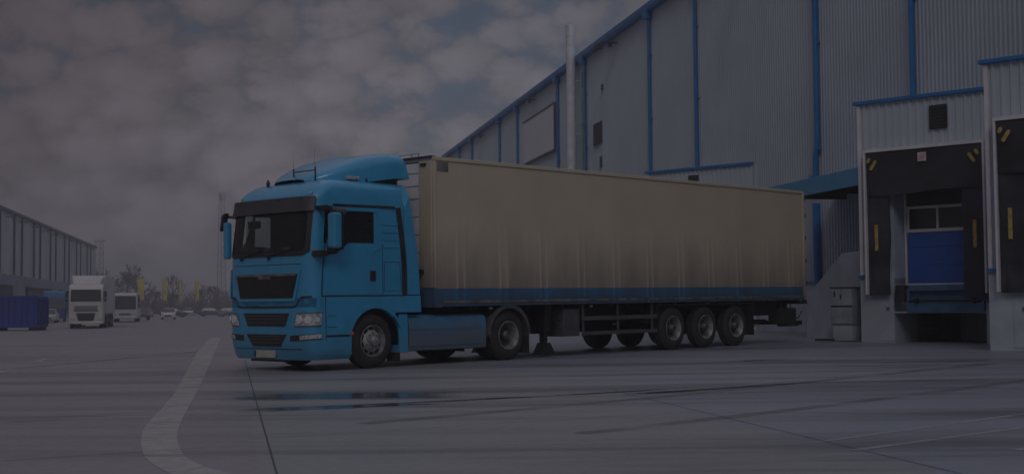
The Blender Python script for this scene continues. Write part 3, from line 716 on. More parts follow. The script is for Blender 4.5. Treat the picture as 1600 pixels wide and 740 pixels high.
# wipers
for y0, y1 in ((-.75, -.2), (.1, .65)):
    b = MB(); b.path([fp(y0, 2.06, .03), fp((y0+y1)/2, 2.11, .045), fp(y1, 2.15, .03)], .012, 5); b.path([fp(y0-.1, 2.15, .018), fp(y1+.05, 2.165, .02)], .01, 5); b.path([fp(y0, 2.0, .02), fp(y0, 2.06, .04)], .025, 6); b.build('wiper', 'dark_plastic', tr)
# grille panel
def fplate(name, m, poly, off, t, dens=.12, parent=tr, smooth=False):
    out = []
    for i, p in enumerate(poly):
        q = poly[(i+1) % len(poly)]; L_ = math.hypot(q[0]-p[0], q[1]-p[1]); k = int(L_/dens)
        for j in range(k+1): out.append((p[0]+(q[0]-p[0])*j/(k+1), p[1]+(q[1]-p[1])*j/(k+1)))
    b = MB(); b.plate([out], lambda y, z, o: fp(y, z, off+o), t); return b.build(name, m, parent)
def mir(p): return p
GY = -.02
def ftrap(name, m, yt, yb, zt, zb, off, t, n=14, nz=3, yc=0, parent=tr):
    """front trapezoid, half widths yt (top) and yb (bottom)"""
    b = MB(); b.sheet(lambda u, v, o: fp(yc+u*(yb+(yt-yb)*v), zb+(zt-zb)*v, off+o), lin(-1, 1, n), lin(0, 1, nz), t); return b.build(name, m, parent, smooth=True)
ftrap('grille_frame', 'truck_paint', .99, .84, 1.80, 1.245, .0, .022)
ftrap('grille', 'dark_plastic', .92, .785, 1.735, 1.30, .018, .01)
for i in range(7):
    z = 1.33+i*.053; f = (z-1.30)/.435; hw = .785+.135*f-.02
    b = MB(); b.sheet(lambda u, v, o: fp(u, v, .029+o), lin(-hw, hw, 12), [z, z+.022], .014); b.build('grille_bar', 'dark_plastic', tr)
b = MB(); b.sheet(lambda u, v, o: fp(u, 1.70+.04*v-(.05*(1-v) if abs(u) < .17 else (.0)), .029+o), [-.9, -.6, -.3, -.171, -.169, 0, .169, .171, .3, .6, .9], [0, 1], .022); b.build('grille_trim', 'alloy_dirty', tr)
b = MB(); b.sheet(lambda u, v, o: fp(u, v, .003+o), lin(-1.0, 1.0, 12), [1.905, 1.913], .004); b.build('panel_seam', 'dark_plastic', tr)
# lower shell: bumper
zs = [.20, .25, .30, .4, .5, .7, .9, 1.1, 1.2, 1.30]
def bump_shell():
    m = MB(); rs = []
    for z in zs:
        w_ = Wd(z); pts = []
        xs = interp(XF, z)-BOW-RC
        for x in (.55, .7, .9): pts.append((x, w_, z))
        for y in YF: yy = y*w_; pts.append((FX(yy, z)+.0, yy, z))
        rs.append(pts+[(x, -y, zz) for x, y, zz in pts[-2::-1]])
    m.grid(rs); n = len(rs[0]); m.f.append(tuple(range(n))); m.f.append(tuple(range((len(rs)-1)*n, len(rs)*n))); m.f += [tuple([k*n for k in range(len(rs))]+[k*n+n-1 for k in range(len(rs)-1, -1, -1)])]
    return m
bump_shell().build('bumper', 'truck_paint', tr, smooth=True, angle=50)
# dark gap under the grille panel, running up to the door line
b = MB(); G = [(-1.17, 1.325), (-1.0, 1.315), (-.93, 1.26), (-.87, 1.165), (-.8, 1.145), (0, 1.14), (.8, 1.145), (.87, 1.165), (.93, 1.26), (1.0, 1.315), (1.19, 1.325)]
Gd = []
for p, q in zip(G, G[1:]):
    for k in range(4): Gd.append((p[0]+(q[0]-p[0])*k/4, p[1]+(q[1]-p[1])*k/4))
Gd.append(G[-1])
b.sheet(lambda i, v, o: fp(Gd[int(i)][0], Gd[int(i)][1]+(v-.5)*.034, .004+o), list(range(len(Gd))), [0, 1], .006); b.build('panel_gap', 'dark_plastic', tr)
ftrap('lower_grille', 'dark_plastic', .68, .56, 1.035, .80, .004, .006, nz=2)
ftrap('bumper_grille', 'dark_plastic', .60, .42, .655, .44, .004, .006, nz=2)
for z in (.86, .92, .98):
    b = MB(); b.sheet(lambda u, v, o: fp(u, v, .011+o), lin(-.57, .57, 8), [z, z+.016], .008); b.build('grille_slat', 'grey_plastic', tr)
for z in (.50, .56, .61):
    b = MB(); b.sheet(lambda u, v, o: fp(u, v, .011+o), lin(-.42, .42, 8), [z, z+.014], .008); b.build('grille_slat', 'grey_plastic', tr)
b = MB(); b.sheet(lambda u, v, o: fp(u, v, .003+o), lin(-1.0, 1.0, 16), [.392, .402], .004); b.build('bumper_seam', 'dark_plastic', tr)
for s in (1, -1):
    # headlamps wrap round the corner
    def hl(u, v, o, ins=0): 
        y0 = .82+.07*v+ins; y1 = 1.40+.03*v-ins; return fw_(y0+(y1-y0)*u, .79+ins+(.245-2*ins)*v+.015*u, .008+o, s)
    b = MB(); b.sheet(lambda u, v, o: hl(u, v, o-.004), lin(0, 1, 15), lin(0, 1, 4), .008); h = b.build('headlight', 'lamp_housing', tr, smooth=True)
    b = MB(); b.sheet(lambda u, v, o: hl(u, v, o+.006, .02), lin(0, 1, 15), lin(0, 1, 4), .01); b.build('lens', 'lamp_glass', h, smooth=True)
    b = MB()
    for yy, rr in ((.98, .075), (1.16, .075), (1.31, .05)):
        p = Vector(fw_(yy, .915, .02, s)); q = Vector(fw_(yy, .915, .03, s)); b.tube(p, q+(q-p)*1.2, rr, rr*.9, 16)
    b.build('reflector', 'flue_metal', h)
    b = MB(); b.sheet(lambda u, v, o: fw_(.70+.71*u, .535+.10*v+.04*u, .006+o, s), lin(0, 1, 15), [0, 1], .006); b.build('fog_light_surround', 'dark_plastic', tr)
    b = MB(); b.sheet(lambda u, v, o: fw_(.97+.42*u, .562+.075*v+.03*u, .012+o, s), lin(0, 1, 11), [0, 1], .012); b.build('fog_light', 'lamp_glass', tr)
    b = MB(); b.sheet(lambda u, v, o: fp(s*(1.0+.07*u), 3.16+.02*v, .004+o), lin(0, 1, 3), [0, 1], .012); b.build('marker_lamp', 'lamp_glass', tr)
b = MB(); b.box(1.475, 1.495, -.335, .225, .235, .365); b.build('number_plate', 'plate_white', tr); b = MB(); b.box(1.46, 1.50, -.40, -.34, .25, .35); b.build('plate_holder', 'navy_paint', tr)
b = MB(); b.box(1.3, 1.42, -.6, .5, .16, .215); b.build('lower_lip', 'dark_plastic', tr)

# side details (left s=1 seen, right mirrored)
for s in (1, -1):
    # door skin with window opening
    out = [(1.235, 1.345), (1.19, 2.0), (1.13, 2.3), (.955, 2.93), (.6, 2.95), (-.36, 2.955), (-.36+.0, 2.955)]
    door = [(1.225, 1.345), (1.20, 1.9), (1.13, 2.30), (.99, 2.92), (-.02, 2.935), (.09, 2.93)]
    O = [(1.19, 1.345), (1.175, 1.8), (1.12, 2.25), (1.0, 2.60), (.88, 2.925), (.4, 2.935), (-.16, 2.94), (-.16, 2.2), (.06, 2.1), (.08, 1.345), (.6, 1.345)]
    strip_seam = [(1.15, 1.32), (1.14, .62), (1.14, .28)]
    H = [(.86, 2.86), (.2, 2.87), (-.04, 2.87), (-.10, 2.83), (-.07, 2.33), (-.02, 2.29), (.55, 2.285), (.86, 2.285)]
    b = MB(); b.plate([O, H], lambda x, z, o: sp(x, z, .002+o, s), .010); b.build('door', 'truck_paint', tr, bevel=.004)
    b = MB(); b.plate([[(.60, 2.30), (1.09, 2.30), (1.13, 2.06), (.92, 2.08)]], lambda x, z, o: sp(x, z, .013+o, s), .006); b.build('window_corner', 'window_dark', tr)
    # seams, trims, black strips
    def strip(name, m, pts, wd, off=.003, t=.006):
        b = MB(); P = []
        for p, q in zip(pts, pts[1:]):
            L_ = math.hypot(q[0]-p[0], q[1]-p[1]); k = max(1, int(L_/.2))
            for j in range(k): P.append((p[0]+(q[0]-p[0])*j/k, p[1]+(q[1]-p[1])*j/k))
        P.append(pts[-1])
        def f(i, v, o):
            i = int(i); a = P[max(0, i-1)]; c = P[min(len(P)-1, i+1)]; L_ = math.hypot(c[0]-a[0], c[1]-a[1]); nx, nz = -(c[1]-a[1])/L_, (c[0]-a[0])/L_
            return sp(P[i][0]+nx*(v-.5)*wd, P[i][1]+nz*(v-.5)*wd, off+o, s)
        b.sheet(f, list(range(len(P))), [0, 1], t); return b.build(name, m, tr)
    strip('drip_rail', 'dark_plastic', [(.93, 2.965), (.5, 2.97), (-.54, 2.975)], .04, .003, .022)
    strip('rear_seal', 'dark_plastic', [(-.62, 2.97), (-.69, 2.4), (-.73, 1.9), (-.74, 1.345)], .12, .004, .012)
    strip('door_seam', 'dark_plastic', [(1.235, 1.34), (1.215, 1.8), (1.16, 2.2), (1.10, 2.35)], .018)
    strip('bumper_side_seam', 'dark_plastic', strip_seam, .016, .002, .004)
    strip('belt_seam', 'dark_plastic', [(1.235, 1.332), (.5, 1.332), (-.75, 1.332)], .02)
    for pts in ([(-.20, 2.28), (-.20, 1.345)],): strip('panel_line', 'dark_plastic', pts, .010, .002, .003)
    strip('locker_seam', 'dark_plastic', [(-.24, 1.95), (-.62, 1.95), (-.66, 1.42), (-.24, 1.42), (-.24, 1.95)], .008, .002, .003)
    # pressed ribs on the sleeper side
    for z in (2.66, 2.52, 2.38, 2.24): strip('body_rib', 'truck_paint', [(-.22, z), (-.60, z)], .05, .0, .012)
    b = MB(); b.box(-.02, .12, s*1.24, s*1.275, 1.60, 1.79); b.build('door_handle', 'dark_plastic', tr, bevel=.01)
    # side air deflector behind the cab
    b = MB(); prof = [(-.745, 1.34), (-.78, 2.98), (-.76, 3.42), (-.90, 3.42), (-.93, 3.2), (-1.02, 2.5), (-1.10, 1.9), (-1.13, 1.34)]
    b.plate([prof], lambda x, z, o: (x, s*(min(Wd(z), Wd(z)+.0)-.02+o), z), .035); b.build('side_deflector', 'truck_paint', tr, bevel=.012)
    for z in (1.7, 2.0, 2.3, 2.6): 
        b = MB(); b.box(-1.05+.04*(z-1.7)*2, -.82, s*1.232-.004, s*1.232+.006, z, z+.04); b.build('body_rib', 'truck_paint', tr)
    # wheel arch panel
    A = []
    for k in range(17): a = R(180-180*k/16); A.append((-.03-.60*math.cos(a)*-1*-1, .5+.60*math.sin(a)))
    A = [(x, z) for x, z in A if z >= .5]
    A = sorted(A, key=lambda q: q[0])       # rear to front over the arch
    P = [(-1.15, 1.325), (-1.165, 1.01), (-.52, 1.01)]+[p for p in A if p[0] > -.52 and not (p[0] > .55)]+[(.60, .62), (1.2, .62), (1.225, 1.325)]
    b = MB(); b.plate([P], lambda x, z, o: (x, s*(1.245-.10+o), z), .11); b.build('side_panel', 'truck_paint', tr, bevel=.01)
    b = MB(); pts = [(-.03+.635*math.cos(R(a)), .5+.635*math.sin(R(a))) for a in range(158, 8, -8)]
    b.sheet(lambda i, v, o: (pts[int(i)][0]*(1)+.0, s*(1.13+.115*v), pts[int(i)][1]-o*.0+.0) if o == 0 else (-.03+(pts[int(i)][0]+.03)*1.07, s*(1.13+.112*v), .5+(pts[int(i)][1]-.5)*1.07), list(range(len(pts))), [0, 1], 1); b.build('wheel_arch_lip', 'truck_paint', tr, smooth=True)
    b = MB(); pts2 = [(-.03+.60*math.cos(R(a)), .5+.60*math.sin(R(a))) for a in range(188, -9, -8)]
    b.sheet(lambda i, v, o: (pts2[int(i)][0], s*(.75+.43*v), pts2[int(i)][1]+.0) if o == 0 else (-.03+(pts2[int(i)][0]+.03)*1.03, s*(.75+.43*v), .5+(pts2[int(i)][1]-.5)*1.03), list(range(len(pts2))), [0, 1], 1); b.build('wheel_arch_liner', 'chassis', tr)
    # entry steps under the door
    b = MB(); b.box(.58, 1.2, s*.85, s*1.215, .30, .60); b.build('step_well', 'truck_paint', tr, bevel=.02)
    b = MB(); b.box(.52, 1.18, min(s*.9, s*1.21), max(s*.9, s*1.21), .265, .32); b.build('step', 'tread_step', tr)
    b = MB(); b.box(.60, 1.14, min(s*1.235, s*1.256), max(s*1.235, s*1.256), .605, .64); b.build('step_gap', 'dark_plastic', tr)
    strip('vent_seam', 'dark_plastic', [(1.1, .98), (.9, .98)], .012, .0, .006); strip('vent_seam', 'dark_plastic', [(1.1, .78), (.9, .78)], .012, .0, .006)
    b = MB(); b.tube((.545, s*1.245, .66), (.545, s*1.27, .66), .032, n=12); b.build('side_marker', 'orange_lens', tr)
    # mudguard end and tank skirt
    b = MB(); b.sheet(lambda u, v, o: (-.62-.10*u-.28*(1-v)**2*0-.02*(1-v)+ .0, s*(.9+.32*1)*1.0-s*o, .26+.72*v), [0, 1, 2.2], lin(0, 1, 5), .30); b.build('mudguard', 'truck_paint', tr, bevel=.01)
    b = MB(); b.box(-.66, -.64, min(s*.85, s*1.2), max(s*.85, s*1.2), .10, .55); b.build('mud_flap', 'rubber', tr)
    b = MB(); prof = [(1.10, .27), (1.185, .29), (1.20, .42), (1.205, .60), (1.20, .80), (1.17, .90), (1.06, .955), (.75, .955), (.75, .27)]
    b.plate([prof], lambda y, z, o: (-2.97+o, s*y, z), 2.08); b.build('tank_skirt', 'paint_dusty', tr, smooth=True, angle=20)
    b = MB(); b.box(-2.9, -.92, s*1.203-.002, s*1.203+.006, .676, .69); b.box(-2.9, -.92, s*1.196-.002, s*1.196+.008, .365, .38); b.build('skirt_crease', 'paint_dusty', tr)
    # drive wheel fender
    b = MB(); F2 = [(-3.6+.56*math.cos(R(a)), .5+.56*math.sin(R(a))) for a in range(182, -3, -8)]
    b.sheet(lambda i, v, o: (F2[int(i)][0], s*(.62+.64*v), F2[int(i)][1]+.0) if o == 0 else (-3.6+(F2[int(i)][0]+3.6)*1.05, s*(.62+.64*v), .5+(F2[int(i)][1]-.5)*1.05), list(range(len(F2))), [0, 1], 1); b.build('rear_fender', 'grey_plastic', tr, smooth=True)
    b = MB(); b.plate([[(-3.6+.63*math.cos(R(a)), .5+.63*math.sin(R(a))) for a in range(178, 0, -8)]+[(-3.6+.555*math.cos(R(a)), .5+.555*math.sin(R(a))) for a in range(2, 180, 8)]], lambda x, z, o: (x, s*(1.20+o), z), .062); b.build('fender_flange', 'grey_plastic', tr)
    b = MB(); b.box(-4.19, -4.17, min(s*.65, s*1.25), max(s*.65, s*1.25), .12, .62); b.build('mud_flap', 'rubber', tr)
    make_wheel(tr, 0, 1.20, s, 'front'); make_wheel(tr, -3.6, 1.235, s, 'dual')
    # door mirrors on arms
    if s > 0:
        b = MB(); b.path([(1.12, 1.17, 2.93), (1.16, 1.32, 2.93), (1.17, 1.45, 2.90), (1.17, 1.47, 2.15), (1.18, 1.42, 2.10), (1.2, 1.2, 2.12)], .028, 8)
        b.box(1.12, 1.30, 1.18, 1.42, 2.86, 2.93); b.build('mirror_arm', 'dark_plastic', tr, smooth=True)
        b = MB(); b.box(1.05, 1.24, 1.42, 1.62, 2.17, 2.80); b.build('mirror', 'truck_paint', tr, bevel=.04)
        b = MB(); b.box(1.025, 1.045, 1.41, 1.63, 2.15, 2.82); b.build('mirror_edge', 'dark_plastic', tr, bevel=.01)
        b = MB(); b.box(1.20, 1.42, 1.19, 1.42, 2.03, 2.14); b.build('kerb_mirror', 'dark_plastic', tr, bevel=.03)
        b = MB(); b.box(.78, 1.0, 1.19, 1.42, 2.78, 2.90); b.build('wide_mirror', 'grey_plastic', tr, bevel=.03)
    else:
        b = MB(); b.path([(1.15, -1.18, 2.80), (1.33, -1.35, 2.86), (1.36, -1.5, 2.86)], .026, 8); b.build('mirror_arm', 'dark_plastic', tr)
        b = MB(); b.hexa([(1.32, -1.62, 2.58), (1.42, -1.62, 2.58), (1.42, -1.50, 2.66), (1.32, -1.50, 2.66), (1.32, -1.55, 2.9), (1.42, -1.55, 2.9), (1.44, -1.40, 2.94), (1.32, -1.40, 2.94)]); b.build('front_mirror', 'dark_plastic', tr, bevel=.03)
        b = MB(); b.box(1.30, 1.42, -1.50, -1.35, 2.06, 2.76); b.build('mirror', 'truck_paint', tr, bevel=.04)
        b = MB(); b.hexa([(1.1, -1.42, 1.36), (1.4, -1.30, 1.30), (1.4, -1.27, 1.30), (1.1, -1.38, 1.36), (1.1, -1.42, 1.95), (1.35, -1.34, 1.85), (1.35, -1.30, 1.85), (1.1, -1.38, 1.95)]); b.box(1.15, 1.25, -1.4, -1.24, 1.5, 1.55); b.build('corner_deflector', 'truck_paint', tr, bevel=.008)

# roof fairing: loft of rounded sections along x
def fairing():
    m = MB(); sec = [(.98, 3.46, .45, .02), (.85, 3.54, .62, .06), (.65, 3.65, .78, .14), (.4, 3.77, .90, .22), (.1, 3.89, 1.0, .31), (-.2, 3.97, 1.07, .38), (-.5, 4.02, 1.14, .42), (-.76, 4.04, 1.18, .43), (-.80, 4.025, 1.185, .42)]
    rows = []
    for x, zt, hw, h in sec:
        r = []; zb = 3.40+.13*sst(.2, -.55, x)
        for k in range(21):
            t = math.pi*k/20; c, s_ = math.cos(t), math.sin(t); e_ = .30
            y = hw*math.copysign(abs(c)**e_, c); z = zb+(zt-zb)*abs(s_)**.42
            cen = math.exp(-(y/(.45))**2)*.03*(1 if x > -.3 else 0)
            r.append((x-.15*(1-(z-zb)/(zt-zb+1e-6))*sst(0, -.7, x), y, z+cen))
        rows.append(r)
    m.grid(rows); m.f.append(tuple(range(len(m.v)-21, len(m.v))))
    m.build('roof_fairing', 'truck_paint', tr, smooth=True, angle=60)
fairing()
b = MB(); b.box(-.74, -.1, -.95, .95, 3.45, 3.565); b.build('fairing_gap', 'dark_plastic', tr)
for s in (1, -1):
    b = MB(); b.plate([[(.0, 3.50), (-.78, 3.56), (-.78, 3.40), (.0, 3.43)]], lambda x, z, o: (x, s*(1.0+o), z), .03); b.build('fairing_bracket', 'dark_plastic', tr)
b = MB(); b.box(.15, .40, .88, 1.02, 3.47, 3.53); b.build('roof_light_bar', 'lamp_glass', tr, bevel=.008)
b = MB(); b.path([(.86, .62, 3.64), (.86, -.02, 3.64)], .012, 6); b.path([(.86, .62, 3.38), (.86, .62, 3.70)], .016, 6); b.path([(.86, -.02, 3.38), (.86, -.02, 3.70)], .016, 6); b.build('roof_rail', 'dark_plastic', tr)
for y, hh in ((.62, 4.05), (-.02, 4.05)):
    b = MB(); b.tube((.86, y, 3.60), (.88, y, hh), .004, .001, 5); b.build('antenna', 'dark_plastic', tr)
b = MB(); b.tube((1.0, -.62, 3.35), (1.0, -.62, 3.46), .03, .03, 8); b.tube((1.0, -.62, 3.45), (1.0, -.62, 3.54), .045, .006, 8); b.build('roof_beacon', 'dark_plastic', tr)
for y in (.32, -.35): b = MB(); b.tube((.86, y-.06, 3.49), (.86, y+.06, 3.49), .025, n=10); b.build('air_horn', 'dark_plastic', tr)
# frame and running gear
b = MB()
for y in (-.45, .35): b.box(-4.35, 1.1, y, y+.1, .78, 1.02)
b.box(-4.3, -2.9, -.9, .9, 1.0, 1.10); b.box(-.9, 1.2, -1.0, 1.0, .75, 1.14); b.box(-2.9, -.95, -1.15, -.55, .35, .95); b.box(-2.9, -.95, .55, .9, .3, .95); b.box(-.75, 0.1, -.8, .8, .6, .9)
b.tube((0, -1.0, .5), (0, 1.0, .5), .08); b.tube((-3.6, -1.0, .5), (-3.6, 1.0, .5), .12); b.tube((-3.6, 0, .5), (-3.6, .01, .5), .25); b.tube((.1, 0, .6), (-3.4, 0, .55), .06); b.box(-2.2, -1.7, -.4, .4, .4, .8)
b.build('chassis_frame', 'chassis', tr)
b = MB(); b.path([(-1.05, .5, 1.9), (-1.25, .45, 1.6), (-1.4, .4, 1.75)], .02, 6); b.path([(-1.0, .3, 1.8), (-1.25, .3, 1.45), (-1.45, .25, 1.7)], .02, 6); b.box(-1.0, -.82, .2, .9, 1.2, 2.3); b.build('air_lines', 'dark_plastic', tr)

# ---- trailer: local x=0 at the front wall, going back to -13.6
tl = thing('semi_trailer', 'long cream box semi-trailer with a blue band along its bottom edge and three axles', 'trailer', frameM(0))
LT, HB, HT = 13.6, 1.13, 4.0
posts = [.72+1.22*k for k in range(11)]
for s in (1, -1):
    xs = [0]; x = 0
    step = .035 if s > 0 else .4
    while x < LT-.02: x = min(LT, x+step); xs.append(x)
    def disp(x, z):
        v = 0
        for i, p in enumerate(posts):
            for dx, am in ((-.10, 1.), (.10, .8)):
                u = (x-p-dx)/.028
                if abs(u) < 4: v += am*math.exp(-u*u)
        hgt = sst(3.1, 1.9, z)*(.75+.25*mnoise.noise(Vector((x*.6, z, 3))))
        k = (x-posts[0]) % 1.22/1.22; belly = -.018*math.sin(math.pi*k)**2*sst(2.6, 1.6, z)
        return v*.020*hgt+belly+.004*mnoise.noise(Vector((x*.5, z*.8, 1)))
    zz = [1.455, 1.6, 1.75, 1.9, 2.1, 2.3, 2.5, 2.7, 2.9, 3.1, 3.4, 3.7, 3.93] if s > 0 else [1.455, 3.93]
    b = MB(); b.grid([[(-x, s*(1.262+(disp(x, z) if s > 0 else 0)), z) for x in xs] for z in zz]); b.build('side_panel', 'trailer_cream', tl, smooth=True)
    b = MB(); zb = [1.225, 1.34, 1.452]; b.grid([[(-x, s*(1.260+(disp(x, 1.5) if s > 0 else 0)), z) for x in xs] for z in zb]); b.build('blue_band', 'trailer_blue', tl, smooth=True)
    b = MB(); b.box(-LT, 0, min(s*1.2, s*1.285), max(s*1.2, s*1.285), 3.925, 4.0); b.build('top_rail', 'trailer_cream', tl, bevel=.01)
    b = MB(); b.box(-LT, -.22, min(s*1.1, s*1.283), max(s*1.1, s*1.283), 1.165, 1.222); b.build('bottom_rail', 'alloy_dirty', tl, bevel=.006)
    b = MB(); b.box(-LT, 0, min(s*1.1, s*1.272), max(s*1.1, s*1.272), 1.11, 1.163); b.build('lower_edge', 'trailer_blue', tl)
    b = MB(); b.box(-.07, .0, min(s*1.2, s*1.284), max(s*1.2, s*1.284), 1.46, 3.923); b.build('corner_post', 'trailer_cream', tl, bevel=.02)
    b = MB(); b.box(-LT-.02, -LT+.07, min(s*1.2, s*1.288), max(s*1.2, s*1.288), 1.1, 3.995); b.build('rear_post', 'trailer_cream', tl, bevel=.01)
    b = MB(); b.box(-.20, .0, min(s*1.12, s*1.286), max(s*1.12, s*1.286), 1.09, 1.455); b.build('corner_foot', 'trailer_blue', tl, bevel=.01)
    for x in (-1.6, -4.75, -7.85, -9.15): b = MB(); b.box(x-.04, x+.04, s*1.20-.01, s*1.20+.02, 1.04, 1.08); b.build('side_lamp', 'plate_white', tl)
    b = MB(); b.box(-7.3, -7.24, s*1.18-.01, s*1.18+.03, 1.03, 1.07); b.build('side_reflector', 'red_lens', tl)
b = MB(); b.box(-.4, -.1, 1.264, 1.268, 3.72, 3.90); b.build('corner_plate', 'alloy_dirty', tl)
b = MB(); b.box(-LT, -.02, -1.25, 1.25, 3.93, 3.985); b.build('roof', 'trailer_front', tl)
b = MB(); b.box(-.08, -.01, -1.2, .85, 1.3, 3.9); b.build('front_wall', 'trailer_front', tl)
b = MB(); b.box(-.08, .012, .853, 1.22, 1.46, 3.93); b.build('front_wing', 'trailer_cream', tl, bevel=.02)
b = MB(); b.box(-.08, .008, -1.2, 1.22, 1.1, 1.455); b.build('front_band', 'trailer_blue', tl)
[MB().box(-.01, -.004, -1.2, .85, z, z+.012).build('front_seam', 'alloy_dirty', tl) for z in (1.8, 2.15, 2.5, 2.85, 3.2, 3.45, 3.7)]
b = MB(); b.box(-.09, .05, -1.24, 1.24, 3.985, 4.02); b.build('front_roof_edge', 'dark_plastic', tl, bevel=.008)
b = MB()
b.path([(-.1, .75, 4.0), (-.1, .75, 4.10), (-.1, .2, 4.10), (-.1, .2, 4.0)], .01, 5); b.path([(-.1, .55, 4.0), (-.1, .55, 4.1)], .01, 5); b.path([(-.1, -.1, 4.0), (-.1, -.1, 4.1), (-.1, -.5, 4.1), (-.1, -.5, 4.0)], .01, 5); b.build('roof_rail', 'grey_plastic', tl)
b = MB(); b.box(.012, .05, .93, 1.08, 3.84, 3.88); b.build('marker_lamp', 'dark_plastic', tl)
b = MB(); b.tube((.01, .95, 1.78), (.08, .95, 1.78), .05, n=12); b.tube((.01, .85, 1.68), (.06, .85, 1.68), .04, n=12); b.build('air_coupling', 'dark_plastic', tl)
b = MB(); b.box(-LT-.01, -LT+.05, -1.25, 1.25, 1.15, 3.98); b.build('rear_door', 'trailer_front', tl)
[MB().tube((-LT-.03, y, 1.2), (-LT-.03, y, 3.95), .018, n=6).build('locking_bar', 'dark_plastic', tl) for y in (-.9, -.3, .3, .9)]; [MB().box(-LT-.04, -LT+.0, 1.24, 1.30, z, z+.1).build('door_hinge', 'dark_plastic', tl) for z in (1.5, 2.1, 2.7, 3.3, 3.75)]
b = MB()
for y in (-.55, .45): b.box(-13.3, -.3, y, y+.1, .88, 1.11)
for k in range(24): b.box(-.5-k*.56, -.44-k*.56, -1.2, 1.2, 1.02, 1.11)
b.box(-1.2, -.2, -.9, .9, 1.0, 1.11); b.box(-11.2, -7.1, -.9, .9, .62, .9)
b.box(-11.2, -3.2, -.2, .3, .7, 1.0); b.box(-7.1, -4.4, -1.15, -.75, .5, 1.1); b.box(-3.3, -1.3, -.6, .6, .75, 1.05); b.box(-3.85, -3.1, -1.1, -.6, .45, 1.0); b.box(-7.1, -4.4, -.7, -.1, .45, 1.0); b.box(-4.3, -3.1, -.5, .5, .5, 1.0); b.box(-13.1, -11.15, .2, 1.0, .72, 1.08); b.box(-13.1, -11.15, -1.0, -.2, .72, 1.08)  # includes filler boxes added to deepen the shade under the trailer floor
for x in (-7.73, -9.04, -10.35): b.tube((x, -1.0, .5), (x, 1.0, .5), .09)
b.build('chassis_frame', 'chassis', tl)
# side guards, tool box, landing legs, fenders
for s in (1, -1):
    for z0, z1 in ((.75, .84), (.43, .51)):
        b = MB(); b.box(-7.1, -4.42, min(s*1.2, s*1.225), max(s*1.2, s*1.225), z0, z1); b.build('side_guard', 'grey_plastic', tl)
    for x in (-4.5, -5.7, -6.95): b = MB(); b.box(x-.03, x+.03, min(s*1.17, s*1.198), max(s*1.17, s*1.198), .40, 1.1); b.build('guard_bracket', 'grey_plastic', tl)
    b = MB(); b.box(-4.38, -3.85, min(s*.7, s*1.19), max(s*.7, s*1.19), .42, 1.0); b.build('tool_box', 'grey_plastic', tl, bevel=.02)
    b = MB(); b.box(-3.62, -3.40, min(s*.75, s*1.05), max(s*.75, s*1.05), .55, 1.1); b.box(-3.57, -3.45, min(s*.85, s*.97), max(s*.85, s*.97), .25, .6); b.plate([[(-3.44, .3), (-3.58, .3), (-3.74, .06), (-3.28, .06)]], lambda x, z, o: (x, s*(.8+o), z), .24); b.build('landing_leg', 'dark_plastic' if s > 0 else 'chassis', tl)
    b = MB(); b.box(-3.70, -3.62, min(s*1.05, s*1.1), max(s*1.05, s*1.1), .55, .85); b.path([(-3.66, s*1.1, .8), (-3.9, s*1.1, .75)], .015, 6); b.build('leg_crank', 'chassis', tl)
    for x in (-7.73, -9.04, -10.35): make_wheel(tl, x, 1.235, s, 'single')
    b = MB(); b.box(-11.1, -7.15, min(s*1.0, s*1.24), max(s*1.0, s*1.24), 1.035, 1.065); b.box(-11.12, -11.08, min(s*.85, s*1.24), max(s*.85, s*1.24), .25, 1.065); b.box(-7.2, -7.15, min(s*.85, s*1.2), max(s*.85, s*1.2), .7, 1.065); b.build('axle_fender', 'dark_plastic', tl)
b = MB(); b.box(-13.2, -12.55, .75, 1.22, .48, .90); b.build('pallet_box', 'dark_plastic', tl, bevel=.03)
b = MB(); b.path([(-12.65, 1.1, .9), (-12.65, 1.1, 1.1)], .015, 6); b.path([(-13.1, 1.1, .9), (-13.1, 1.1, 1.1)], .015, 6); b.box(-13.35, -12.6, 1.0, 1.2, .42, .47); b.path([(-13.2, 1.15, .6), (-13.35, 1.2, .65), (-13.5, 1.2, .82)], .018, 6); b.build('box_bracket', 'dark_plastic', tl)
b = MB(); b.box(-13.72, -13.4, -1.24, 1.24, 1.0, 1.10); b.build('rear_sill', 'dark_plastic', tl, bevel=.01)
b = MB(); b.box(-13.5, -13.4, -1.2, 1.2, .45, .56); b.box(-13.45, -13.4, -.6, -.5, .5, 1.1); b.box(-13.45, -13.4, .5, .6, .5, 1.1); b.build('underrun_bar', 'dark_plastic', tl)
b = MB(); b.box(-11.75, -11.45, .9, .93, .74, .80); b.box(-11.75, -11.55, .9, .93, .44, .50); b.build('warning_plate', 'yellow_mark', tl)
b = MB(); b.box(-12.1, -11.9, .9, .93, .74, .80); b.build('warning_plate_white', 'plate_white', tl)
b = MB(); b.path([(-11.1, .9, .62), (-12.2, .9, .60)], .02, 6); b.path([(-11.1, .9, .55), (-12.0, .9, .54)], .02, 6); b.build('plate_bracket', 'chassis', tl)

